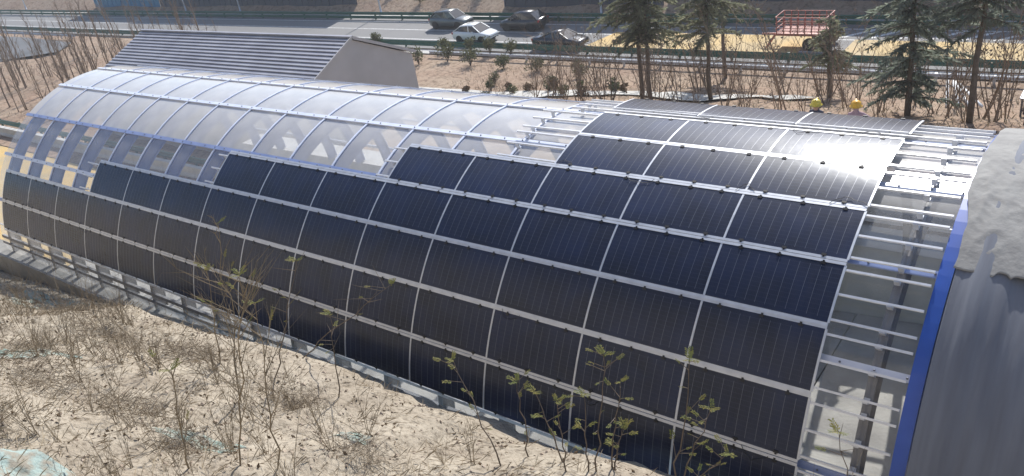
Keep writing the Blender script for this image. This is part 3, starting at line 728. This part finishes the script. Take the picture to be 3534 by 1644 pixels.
# white pipes on the slope
for i, (p, q) in enumerate((((-6.3,34.0),(-4.6,25.3)),((-6.0,34.0),(-4.2,25.8)),((-5.85,33.9),(-3.7,25.7)),((-5.6,33.6),(-3.3,26.4)))):
    a = Vector((p[0]+.7,p[1],far_z(p[0]+.7,p[1])+.55)); c = Vector((q[0]+.7,q[1],far_z(q[0]+.7,q[1])+.12))
    o = MB().tube([a, (a+c)/2, c], .075, 10).build('white_pipe', M['pipe_white'], None, True)
    tag(o, ['leftmost long white pipe lying down the slope','second long white pipe from the left on the slope','third long white pipe from the left on the slope','rightmost white pipe lying on the slope by the tree trunk'][i], 'pipe', 'white pipes lying on the slope')

# ------------------------------------------------------------------ two workers behind the crown of the canopy
def worker(label, x, y, zg, hm, cloth, reach, rz):
    root = empty('person', (x, y, zg), rz, label, 'person')
    vs = []; es = []; rr = []
    def v(p, r): vs.append(p); rr.append(r); return len(vs)-1
    pel = v((0,0,.95),.15); wa = v((0,0,1.1),.145); ch = v((0,.02,1.32),.165); nk = v((0,.02,1.47),.065); hd = v((0,.05,1.56),.085); tp = v((0,.06,1.66),.095)
    es += [(pel,wa),(wa,ch),(ch,nk),(nk,hd),(hd,tp)]
    for s in (-1, 1):
        h = v((s*.10,0,.86),.095); k = v((s*.12,.03,.48),.065); a = v((s*.12,-.02,.09),.045); t = v((s*.13,.16,.04),.04)
        es += [(pel,h),(h,k),(k,a),(a,t)]
        sh = v((s*.19,.02,1.38),.07)
        if reach and s > 0: el = v((.42,.02,1.22),.05); wr = v((.66,.10,1.12),.036); ha = v((.76,.13,1.08),.04)
        else: el = v((s*.27,.03,1.12),.048); wr = v((s*.27,.22,1.02),.036); ha = v((s*.26,.31,1.02),.04)
        es += [(ch,sh),(sh,el),(el,wr),(wr,ha)]
    me = bpy.data.meshes.new('body'); me.from_pydata(vs, es, []); me.materials.append(cloth); me.materials.append(M['skin'])
    o = link('body', me, root); md = o.modifiers.new('skin', 'SKIN')
    for i, sv in enumerate(me.skin_vertices[0].data): sv.radius = (rr[i], rr[i]); sv.use_root = (i == 0)
    md.use_smooth_shade = True; sd = o.modifiers.new('sub', 'SUBSURF'); sd.levels = 2; sd.render_levels = 2
    # face and neck shell
    MB().lathe([(.02,1.45),(.07,1.47),(.082,1.53),(.092,1.60),(.09,1.68),(.02,1.70)],14,c=(0,.06,0)).build('face', M['skin'], root, True)
    MB().box(-.016,.016,.145,.178,1.565,1.60).build('nose', M['skin'], root)
    for s in (-1, 1): MB().box(s*.035-.012,s*.035+.012,.140,.153,1.605,1.618).build('eye', M['black'], root)
    hl = MB().lathe([(.195,1.625),(.20,1.635),(.165,1.645),(.16,1.70),(.142,1.765),(.10,1.81),(.04,1.83),(.005,1.832)],20,c=(0,.05,0)).build('helmet', hm, root, True)
    MB().box(-.02,.02,-.08,.18,1.80,1.845).build('helmet_ridge', hm, hl)
    return root
worker('worker in a yellow-green helmet bending behind the crown of the canopy', -4.62, 8.75, 2.33, M['helmet_y'], M['cloth_navy'], False, PI*.95)
worker('worker in an amber helmet with a pale pink sleeve behind the panels', -3.38, 8.7, 2.36, M['helmet_o'], M['cloth_pink'], True, PI*.1)

# ------------------------------------------------------------------ vegetation builders
def bare_tree(rr, h, spread, nb, r0, m, lean=(0,0), lv=2, upright=.75):
    """trunk and branches: returns two MBs"""
    tb = MB(); bb = MB(); pts = []; n = 7
    for i in range(n+1):
        t = i/n; pts.append(Vector((lean[0]*t*h+.05*h*.3*rr.uniform(-1,1)*t, lean[1]*t*h+.05*h*.3*rr.uniform(-1,1)*t, h*t)))
    tb.tube(pts, [r0*(1-.82*i/n) for i in range(n+1)], 6)
    def br(p, d, L, r, lev):
        q = [p]; dd = d.copy(); k = 4
        for i in range(k):
            dd = (dd+Vector((rr.uniform(-.18,.18),rr.uniform(-.18,.18),.12*upright))).normalized(); q.append(q[-1]+dd*L/k)
        bb.tube(q, [r*(1-.75*i/k) for i in range(k+1)], 4, False)
        if lev > 0:
            for _ in range(rr.randint(2,4)):
                i = rr.randint(1,k); a = rr.uniform(0,2*PI)
                nd = (dd*.9+Vector((math.cos(a),math.sin(a),rr.uniform(-.1,.7)))*.75).normalized(); br(q[i], nd, L*rr.uniform(.35,.62), r*.55, lev-1)
    for _ in range(nb):
        t = rr.uniform(.18,.97); f = t*n; i = min(n-1, int(f)); p = pts[i].lerp(pts[i+1], f-i); a = rr.uniform(0,2*PI)
        d = Vector((math.cos(a)*(1-upright*.6),math.sin(a)*(1-upright*.6),upright)).normalized()
        br(p, d, h*spread*(1.1-t*.6)*rr.uniform(.6,1.2), r0*.42*(1.1-t*.7), lv)
    return tb, bb

# bare shrubs / saplings: a few prototypes copied about
def protos(name, n, seed, **kw):
    out = []
    for i in range(n):
        rr = random.Random(seed+i); tb, bb = bare_tree(rr, **kw); out.append((tb.mesh('trunk', kw['m']), bb.mesh('branches', kw['m'])))
    return out
def plant(name, pr_, loc, rz, sca, label, cat, group):
    p = empty(name, loc, rz, label, cat, group); p.scale = (sca,)*3 if not hasattr(sca, '__len__') else sca
    link('trunk', pr_[0], p); link('crown', pr_[1], p); return p

rv = random.Random(11)
SAP = protos('sap', 5, 100, h=6.0, spread=.22, nb=15, r0=.06, m=M['twig'], lv=1, upright=.9)
for i in range(95):
    u = rv.random(); x = -112+u*48+rv.uniform(-4,4); y = 13+rv.random()**.8*21
    if i < 45: x = -94+rv.uniform(-14,20); y = rv.uniform(13,24)
    if x > -67: x -= 8
    s = rv.uniform(.7,1.45)
    plant('sapling', SAP[i % 5], (x, y, far_z(x, y)-.1), rv.uniform(0,6), s, 'thin leafless sapling on the brown slope left of the shed', 'sapling', 'leafless saplings on the left slope')
def clump(rr, h, ns, r0, dead):
    tb = MB(); bb = MB()
    def tw(p, d, L, r, lev):
        q = [p]; dd = d.copy(); k = 4
        for i in range(k): dd = (dd+Vector((rr.uniform(-.2,.2),rr.uniform(-.2,.2),.06))).normalized(); q.append(q[-1]+dd*L/k)
        bb.tube(q, [r*(1-.75*i/k) for i in range(k+1)], 4, False)
        for _ in range(rr.randint(0,2) if dead else 0):
            c = q[rr.randint(1,k)]; s_ = rr.uniform(.03,.07); u = Vector((rr.uniform(-1,1),rr.uniform(-1,1),rr.uniform(-1,1))).normalized(); v = u.orthogonal(); bb.quad(c, c+u*s_+v*s_*.5, c+u*s_*2, c+u*s_-v*s_*.5)
        if lev:
            for _ in range(rr.randint(2,3)):
                a = rr.uniform(0,2*PI); nd = (dd+Vector((math.cos(a),math.sin(a),rr.uniform(-.1,.5)))*.8).normalized(); tw(q[rr.randint(1,k)], nd, L*rr.uniform(.4,.65), r*.6, lev-1)
    for _ in range(ns):
        a = rr.uniform(0,2*PI); sp = rr.uniform(.05,.5); hh = h*rr.uniform(.6,1.05); d = Vector((math.cos(a)*sp,math.sin(a)*sp,1)).normalized(); q = [Vector((rr.uniform(-.15,.15),rr.uniform(-.15,.15),0))]; n = 6
        for i in range(n): d = (d+Vector((rr.uniform(-.1,.1),rr.uniform(-.1,.1),.03))).normalized(); q.append(q[-1]+d*hh/n)
        tb.tube(q, [r0*(1-.8*i/n) for i in range(n+1)], 5)
        for i in range(1, n+1):
            for _ in range(rr.randint(1,2)):
                a = rr.uniform(0,2*PI); tw(q[i], Vector((math.cos(a)*.7,math.sin(a)*.7,rr.uniform(.3,1))).normalized(), hh*rr.uniform(.10,.26), r0*.4, 1)
    return tb.mesh('trunk', M['twig']), bb.mesh('branches', M['twig'])
BT = [clump(random.Random(300+i), 4.6, (1,3,4,5,6,2,4)[i], (.045,.03,.026,.024,.022,.038,.026)[i], i % 2) for i in range(7)]
for i in range(100):
    x = -33+i*.335+rv.uniform(-.7,.7); y = rv.uniform(19,32); s = rv.uniform(.55,1.35)*(.5 if x < -27 else 1)
    plant('bare_tree', BT[i % 7], (x, y, far_z(x, y)-.1), rv.uniform(0,6), s, 'small leafless tree in the thicket between the canopy and the road', 'bare tree', 'leafless trees in the thicket behind the canopy')

# bushes with leaf clumps
def leafcloud(b, rr, c, rad, n, ls, squash=1.0, hollow=.3):
    for _ in range(n):
        d = Vector((rr.gauss(0,1),rr.gauss(0,1),rr.gauss(0,1))).normalized(); q = Vector(c)+Vector((d.x*rad,d.y*rad,d.z*rad*squash))*(hollow+(1-hollow)*rr.random()**.5)
        u = Vector((rr.uniform(-1,1),rr.uniform(-1,1),rr.uniform(-1,1))).normalized(); v = u.orthogonal().normalized(); s = ls*rr.uniform(.6,1.4)
        b.quad(q-u*s-v*s*.15, q-v*s*.45, q+u*s, q+v*s*.45)
def bush(label, x, y, h, rad, m, seed, group, n=420, z=None):
    rr = random.Random(seed); z = far_z(x, y) if z is None else z
    p = empty('bush', (x, y, z-.05), 0, label, 'bush', group)
    tb = MB(); lb = MB()
    for _ in range(9):
        a = rr.uniform(0,2*PI); e = Vector((math.cos(a)*rad*.7*rr.random(),math.sin(a)*rad*.7*rr.random(),h*rr.uniform(.6,1)))
        tb.tube([(0,0,0), e*.5+Vector((rr.uniform(-.1,.1),rr.uniform(-.1,.1),.1)), e], [.03,.02,.008], 4)
        leafcloud(lb, rr, e*rr.uniform(.7,1), rad*rr.uniform(.3,.55), n//9, .09)
    tb.build('stems', M['bark'], p); lb.build('foliage', m, p)
BG = 'dark bushes along the road verge'
bl = [(-55.5,37.2,1.6,.8),(-46.5,36.9,1.3,.8),(-43.4,36.7,1.5,.8),(-41.2,36.6,1.5,.9),(-39.0,36.6,1.3,.9),(-44.2,34.4,1.4,1.2),(-46.5,33.2,1.4,1.2),(-41.0,33.6,1.3,1.2),(-37.5,33.6,1.0,1.0),(-34,33.2,1.0,1.1),(-29.5,32.4,1.1,1.0)]
for i, (x, y, h, rd) in enumerate(sorted(bl)): bush('dull green verge bush by the near guardrail, %s from the left' % NTH[i], x, y, h, rd, M['bush'], 50+i, BG)
for i, x in enumerate((-78,-72,-66,-60.5,-57,-53)): bush('dark little bush on the bare hill across the road, %s from the left' % NTH[i], x, 49.5+i % 3, 1.1, .9, M['bush'], 80+i, 'dark bushes across the road')
for i in range(16):
    x = -36+i*.9+rv.uniform(-.2,.2); y = rv.uniform(24,29.5)
    bush('low scrubby dry bush by the pale footpath behind the canopy, %s from left' % (NTH+['fifteenth','sixteenth'])[i], x, y, rv.uniform(.5,1.0), rv.uniform(.4,.7), M['bush'] if i % 3 else M['dead_leaf'], 120+i, 'scrubby bushes by the footpath', 200)

# cedars
def cedar(label, x, y, h, clear, rmax, seed, m, trunks=1, lean=(0,0)):
    rr = random.Random(seed); z = far_z(x, y)
    p = empty('cedar_tree', (x, y, z-.2), 0, label, 'tree', 'cedars behind the canopy')
    for k in range(trunks):
        ox = (k-.5*(trunks-1))*.55; tb = MB(); pts = [(ox+lean[0]*h*i/8+rr.uniform(-.05,.05), lean[1]*h*i/8+rr.uniform(-.05,.05), h*i/8) for i in range(9)]
        tb.tube(pts, [.13*(1-.85*i/8)+.01 for i in range(9)], 8); tb.build('trunk', M['bark'], p, True)
        lb = MB(); nb = MB(); zz = clear
        while zz < h-.2:
            t = (zz-clear)/(h-clear); nn = rr.randint(3,5)
            for _ in range(nn):
                a = rr.uniform(0,2*PI); L = rmax*(1-t)**.6*rr.uniform(.35,1.25)*(.75 if t < .08 else 1)+.25
                d = Vector((math.cos(a),math.sin(a),.10)); base = Vector((ox+lean[0]*zz,lean[1]*zz,zz)); q = [base]; k2 = 6
                for i in range(k2):
                    d = (d+Vector((rr.uniform(-.1,.1),rr.uniform(-.1,.1),-.085))).normalized(); q.append(q[-1]+d*L/k2)
                lb.tube(q, [.035*(1-.85*i/k2) for i in range(k2+1)], 4, False)
                for i in range(1, k2+1):
                    for _ in range(int(8+L*5)):
                        c0 = q[i-1].lerp(q[i], rr.random()); side = Vector((-d.y,d.x,0)).normalized()*rr.uniform(-1,1)
                        e = (side*rr.uniform(.3,1)+d*rr.uniform(.1,.7)+Vector((0,0,rr.uniform(-.35,.22))))
                        e = e.normalized()*rr.uniform(.16,.5)*(1.1-.35*i/k2)
                        wv = Vector((rr.uniform(-1,1),rr.uniform(-1,1),rr.uniform(-1,1))).cross(e).normalized()*rr.uniform(.018,.04)
                        nb.quad(c0-wv, c0+wv*.9, c0+e*.7+wv*.8, c0+e, c0+e*.6-wv)
            zz += rr.uniform(.24,.42)
        lb.build('limbs', M['bark'], p); nb.build('crown', m, p)
    return p
cedar('tall cedar with two thin trunks left of centre behind the canopy', -20.1, 25.2, 12.5, 4.0, 2.6, 1, M['needle'], 2)
cedar('tall thin-crowned cedar just right of the two-trunked one', -16.3, 25.8, 12.5, 4.3, 2.5, 2, M['needle'], 1)
cedar('bushy cedar with branches nearly to the ground right of the helmets', -4.5, 20.4, 11, 1.1, 2.3, 3, M['needle2'], 1)
cedar('cedar with a bare leaning lower trunk at the far right', -2.0, 20.0, 12, 4.4, 2.2, 4, M['needle2'], 1, (.014,0))
cedar('small dark cedar standing before the red trailer', -10.3, 28.0, 5.0, 2.0, 1.5, 5, M['needle'], 1)
cedar('cedar standing farther back near the dark wall', -19.0, 34.0, 11, 4.8, 2.6, 6, M['needle'], 1)

# ------------------------------------------------------------------ the near bank: litter, nets, dead stalks, leafy shoots
rg = random.Random(21)
gb = MB(); db = MB(); cbm = MB()
def bank_pt(rr):
    while True:
        x = -34+rr.random()*36; y = -16.5+rr.random()*9.2
        if y < ip(x, [-26,-20], [-7.3,-8.4])+.25: return x, y
for i in range(15000):
    x, y = bank_pt(rg)
    if noise.noise((x*.5, y*.5, 11)) < -.05 and rg.random() < .8: continue
    z = bank(x, y); a = rg.uniform(0,2*PI); L = rg.uniform(.10,.42); up = rg.uniform(.05,.75)
    d = Vector((math.cos(a),math.sin(a),up)).normalized()*L; wv = Vector((-math.sin(a),math.cos(a),0))*rg.uniform(.003,.007)
    p = Vector((x,y,z-.01)); gb.quad(p-wv, p+wv, p+d*.6+wv*.7+Vector((0,0,.02)), p+d)
for i in range(6500):
    x, y = bank_pt(rg)
    if noise.noise((x*.8, y*.8, 31)) < 0: continue
    z = bank(x, y)+.015; s = rg.uniform(.02,.06); u = Vector((rg.uniform(-1,1),rg.uniform(-1,1),rg.uniform(-.3,.5))).normalized(); v = u.orthogonal().normalized(); p = Vector((x,y,z))
    db.quad(p-u*s, p-v*s*.6, p+u*s+Vector((0,0,s*.4)), p+v*s*.6)
for i in range(3800):
    x, y = bank_pt(rg); z = bank(x, y); s = rg.uniform(.012,.05) if rg.random() < .95 else rg.uniform(.05,.075); b0 = len(cbm.v)
    for k in range(6):
        q = [(1,0,0),(-1,0,0),(0,1,0),(0,-1,0),(0,0,.8),(0,0,-.8)][k]; j = rg.uniform(.65,1.25)
        cbm.v.append((x+q[0]*s*j+rg.uniform(-.3,.3)*s, y+q[1]*s*j+rg.uniform(-.3,.3)*s, z+q[2]*s*j))
    for t in ((0,2,4),(2,1,4),(1,3,4),(3,0,4),(2,0,5),(1,2,5),(3,1,5),(0,3,5)): cbm.f.append(tuple(b0+k for k in t))
tb_ = MB()
for cx, cy, rx, ry, n in ((-12.8,-13.6,1.6,.8,420),(-10.2,-13.0,1.1,.6,320),(-18,-10.4,2.4,.8,420),(-8.2,-13.2,.8,.5,260),(-13.4,-10.3,1.5,.7,320),(-9.2,-10.2,.9,.5,200),(-22.5,-9.6,2.6,.7,360),(-6.4,-11.0,.8,.5,200),(-10.4,-15.2,.9,.5,260),(-16.5,-12.6,1.8,.6,300)):
    for _ in range(n):
        x = cx+rg.gauss(0,.5)*rx; y = cy+rg.gauss(0,.5)*ry
        if y > ip(x, [-26,-20], [-7.3,-8.4]): continue
        p = Vector((x, y, bank(x, y)+rg.uniform(0,.12))); a = rg.uniform(0,2*PI); d = Vector((math.cos(a),math.sin(a),rg.uniform(-.1,.55))).normalized()*rg.uniform(.15,.6)
        tb_.tube([p, p+d*.5+Vector((rg.uniform(-.04,.04),rg.uniform(-.04,.04),rg.uniform(0,.05))), p+d], [.005,.004,.0015], 3, False)
tag(tb_.build('dry_brush', M['brush']), 'low tangles of dry brown brushwood on the near bank', 'brushwood', kind='stuff')
fg = MB()
for i in range(9000):
    if i < 3000: x = rg.uniform(-110,-62); y = rg.uniform(12,34)
    else: x = rg.uniform(-40,4); y = rg.uniform(14,34)
    if noise.noise((x*.35, y*.35, 51)) < -.15 and rg.random() < .75: continue
    p = Vector((x, y, far_z(x, y)-.02)); a = rg.uniform(0,2*PI); L = rg.uniform(.15,.5); d = Vector((math.cos(a),math.sin(a),rg.uniform(.2,1.6))).normalized()*L; wv = Vector((-math.sin(a),math.cos(a),0))*rg.uniform(.012,.03)
    fg.quad(p-wv, p+wv, p+d*.6+wv*.7, p+d)
tag(fg.build('far_scrub', M['scrub']), 'brown dry grass and scrub on the slopes behind the canopy', 'scrub', kind='stuff')
tag(gb.build('dry_grass', M['straw']), 'dry straw-coloured grass scattered over the near bank', 'grass', kind='stuff')
tag(db.build('leaf_litter', M['dead_leaf']), 'brown dead leaves scattered over the near bank', 'leaf litter', kind='stuff')
tag(cbm.build('soil_clods', M['rubble']), 'loose soil clods and stones on the near bank', 'stones', kind='stuff')
def netting(label, cx, cy, rx, ry, rot, m, seed, off=.05):
    b = MB(); n = 26; rr = random.Random(seed); keep = {}
    for i in range(n+1):
        for j in range(n+1):
            u = i/n*2-1; v = j/n*2-1; e = 1+.35*noise.noise((u*2.2+seed, v*2.2, 1.7))
            X = cx+(u*rx*math.cos(rot)-v*ry*math.sin(rot))*e; Y = cy+(u*rx*math.sin(rot)+v*ry*math.cos(rot))*e
            keep[i, j] = len(b.v); b.v.append((X, Y, bank(X, Y)+off*(.25+abs(noise.noise((X*3, Y*3, seed)))*2.2)*(1-.8*max(abs(u),abs(v))**4)))
    for i in range(n):
        for j in range(n):
            if noise.noise((i*.33, j*.33, seed+.5)) > -.28 or off > .08: b.f.append((keep[i,j],keep[i+1,j],keep[i+1,j+1],keep[i,j+1]))
    tag(b.build('netting', m, None, True), label, 'netting')
netting('pale faded green netting heaped at the bottom left corner', -8.55, -15.95, 1.25, .7, .25, M['net'], 3, .085)
netting('torn teal netting scrap on the soil at the left edge', -16.0, -12.9, 1.1, .5, .5, M['net_teal'], 5, .05)
netting('torn teal netting scrap among stems near the bottom', -8.4, -12.85, .7, .28, .3, M['net_teal'], 8, .04)
netting('grey-green netting half buried by the sill wall on the left', -27.0, -8.6, 2.6, .8, .05, M['net_teal'], 9, .05)
netting('tiny teal netting scrap below the glass strip', -7.1, -10.6, .35, .18, .3, M['net_teal'], 12, .04)

# dead stalks
DS = []
for i in range(6):
    rr = random.Random(700+i); b = MB(); ns = rr.randint(5,9)
    for _ in range(ns):
        a = rr.uniform(0,2*PI); h = rr.uniform(.5,1.5); sp = rr.uniform(.05,.42)
        q = [Vector((rr.uniform(-.05,.05),rr.uniform(-.05,.05),0))]; d = Vector((math.cos(a)*sp,math.sin(a)*sp,1)).normalized()
        for k in range(5): d = (d+Vector((rr.uniform(-.12,.12),rr.uniform(-.12,.12),-.03*k))).normalized(); q.append(q[-1]+d*h/5)
        b.tube(q, [.0065,.006,.005,.0045,.003,.0015], 4, False)
        for k in range(2, 6):
            for _ in range(rr.randint(1,3)):
                e = (d+Vector((rr.uniform(-1,1),rr.uniform(-1,1),rr.uniform(0,.8)))).normalized()*rr.uniform(.12,.4); b.tube([q[k], q[k]+e*.6+Vector((0,0,.03)), q[k]+e], [.003,.0022,.0012], 3, False)
    DS.append(b.mesh('stems', M['dry_stem']))
for i in range(140):
    x, y = bank_pt(rg)
    if i < 60: x = rg.uniform(-17,-5.5); y = rg.uniform(-15.5,-10.0)
    elif i < 110: x = rg.uniform(-30,-17); y = rg.uniform(-12.5,-8.4)
    if y > ip(x, [-26,-20], [-7.3,-8.4])-.1: y -= .6
    s = rg.uniform(.55,1.15)
    p = empty('dead_stalks', (x, y, bank(x, y)-.03), rg.uniform(0,6), 'dry leafless stalks growing on the near soil bank', 'dead plant', 'dry stalks on the near bank'); p.scale = (s,s,s*rg.uniform(.85,1.25))
    link('stems', DS[i % 6], p)

# leafy shoots in front of the lowest panels
def leaf_frond(b, rr, p, d, L):
    d = Vector(d).normalized(); side = d.cross(Vector((0,0,1))); side = side.normalized() if side.length > .05 else Vector((1,0,0)); n = 6
    b.tube([p-d*L*.3, p+d*L*.5-Vector((0,0,.03*L)), p+d*L-Vector((0,0,.10*L))], [.003,.0025,.0015], 3, False)
    for i in range(n):
        c = p+d*L*(i+1)/n-Vector((0,0,.10*L*(i/n)**2))
        for s in (-1, 1):
            e = (side*s*.8+d*.5+Vector((0,0,rr.uniform(-.35,.1)))).normalized()*L*rr.uniform(.22,.42)*(1.1-.4*i/n); wv = d*L*rr.uniform(.06,.10)
            b.quad(c-wv*.4, c+e*.5-wv, c+e, c+e*.5+wv)
def shoot(label, base, top, seed, leafy=1.0, nside=7):
    rr = random.Random(seed); P = Vector(base); T = Vector(top); d = T-P; h = d.length
    root = empty('leafy_shoot', P, 0, label, 'shrub', 'leafy shoots in front of the panels'); sb = MB(); lb = MB(); q = []
    for i in range(9):
        t = i/8; q.append(d*t+Vector((rr.uniform(-.02,.02),rr.uniform(-.02,.02),0))*h*(1 if 0 < i < 8 else 0)+Vector((0,0,-.04 if i == 0 else 0)))
    sb.tube(q, [.017*(1-.75*i/8) for i in range(9)], 5)
    for k in range(nside):
        t = rr.uniform(.25,1); i = min(7, int(t*8)); p0 = q[i].lerp(q[i+1], t*8-i); a = rr.uniform(0,2*PI)
        if leafy < .45:
            e = Vector((math.cos(a)*.55,math.sin(a)*.55,rr.uniform(.5,1.1))).normalized()*h*rr.uniform(.12,.34)*(1.15-.6*t); sb.tube([p0, p0+e*.5+Vector((0,0,-.02)), p0+e], [.009,.006,.002], 4, False)
            for _ in range(5):
                g = rr.uniform(.25,1); a2 = rr.uniform(0,2*PI); e2 = (e.normalized()+Vector((math.cos(a2),math.sin(a2),rr.uniform(-.1,.6)))*.7).normalized()*e.length*rr.uniform(.2,.5); sb.tube([p0+e*g, p0+e*g+e2*.6, p0+e*g+e2], [.0045,.003,.0012], 3, False)
        else:
            e = Vector((math.cos(a)*.8,math.sin(a)*.8,rr.uniform(.2,1))).normalized()*h*rr.uniform(.05,.17); sb.tube([p0, p0+e*.6, p0+e], [.007,.005,.002], 4, False)
        if rr.random() < leafy: leaf_frond(lb, rr, p0+e*.7, e+Vector((0,0,-.03)), rr.uniform(.10,.17))
    for _ in range(4):
        a = rr.uniform(0,2*PI); leaf_frond(lb, rr, q[-1], (math.cos(a),math.sin(a),.45), rr.uniform(.12,.2))
    sb.build('stem', M['bark'] if leafy >= .45 else M['dry_stem'], root)
    if lb.f: lb.build('leaves', M['leaf'], root)
SHO = [
 ((-4.12,-9.69),(-4.73,-9.69,6.31),1,7,'leaning leafy shoot at the left end of the row of green shoots'),
 ((-3.31,-8.89),(-3.68,-8.89,5.38),.9,6,'leaning shoot with few leaves beside the third seam of the lowest row'),
 ((-2.6,-8.87),(-2.12,-8.87,6.69),1,9,'tall upright shoot topped by green fronds in mid-row'),
 ((-2.48,-8.53),(-2.09,-8.53,5.9),.8,6,'medium shoot just right of the tall mid-row shoot'),
 ((-2.92,-9.32),(-2.87,-9.32,5.78),.9,6,'short leafy shoot just left of the tall mid-row shoot'),
 ((-1.23,-8.6),(-.76,-8.6,6.84),.9,9,'tall leafy shoot reaching up along the second seam from the blue arch'),
 ((-1.19,-8.6),(-.44,-8.6,6.0),1,8,'leafy shoot leaning right below the tall one near the blue arch'),
 ((-2.45,-8.5),(-2.15,-8.5,4.9),1,7,'short bushy shoot low in front of the lowest panels'),
 ((-4.08,-8.94),(-4.02,-8.94,5.52),.7,6,'thin upright shoot near the left end of the green shoots'),
 ((-1.15,-8.6),(-.21,-8.6,5.18),1,9,'low leafy shoot sprawling right near the bottom edge'),
 ((-2.69,-8.98),(-2.53,-8.98,5.82),.8,7,'slender shoot close behind the tall mid-row shoot'),
 ((-10.04,-11.09),(-8.35,-11.09,9.14),.35,22,'tall twiggy shrub with a reddish brush-like top in front of the panels'),
 ((-6.61,-13.16),(-4.54,-13.16,10.15),.2,18,'tall bare-stemmed shrub rising from the bottom edge'),
 ((-10.78,-9.74),(-8.42,-9.74,7.58),.5,12,'shrub with small leaf tufts left of centre'),
 ((-11.58,-8.38),(-7.43,-8.38,6.45),.6,12,'long shoot leaning far right with a leafy tip'),
 ((-11.95,-10.29),(-10.95,-10.29,7.09),.4,12,'twiggy shrub in front of the lower left panels'),
 ((-8.97,-9.42),(-8.32,-9.42,6.13),.6,9,'short leafy shrub beside the glass strip'),
 ((-6.36,-12.7),(-5.2,-12.7,9.27),.2,16,'bare forked shrub right of the tall bare-stemmed one'),
 ((-7.02,-13.79),(-6.13,-13.79,8.55),.15,14,'low bare shrub near the bottom left'),
 ((1.88,-8.6),(1.44,-8.6,6.3),.5,12,'dry shoot with seed tufts in front of the blue arch')]
for i, (bs_, tp_, lf, ns, lab) in enumerate(SHO):
    shoot(lab, (bs_[0], bs_[1], bank(*bs_)), tp_, 900+i, lf, ns)
st = [(-24.0,-8.9),(-19.5,-9.6),(-15.4,-10.5),(-11.9,-11.7)]
tag(MB().tube([(x, y, bank(x, y)+.25) for x, y in st], .02, 5).build('fallen_stick', M['dry_stem']), 'long thin fallen stick lying across the stalks on the left bank', 'stick')

# ------------------------------------------------------------------ hazy air
hm = bpy.data.materials.new('hazy_air'); hm.use_nodes = True; hn = hm.node_tree.nodes; hl_ = hm.node_tree.links
for x in list(hn): hn.remove(x)
ho = hn.new('ShaderNodeOutputMaterial'); pv = hn.new('ShaderNodeVolumePrincipled')
pv.inputs['Color'].default_value = (0.93, 0.95, 1.0, 1); pv.inputs['Density'].default_value = 0.0006; pv.inputs['Anisotropy'].default_value = 0.45
hl_.new(pv.outputs[0], ho.inputs['Volume'])
tag(MB().box(-330,150,-70,270,-7,17.5).build('haze', hm), kind='stuff')
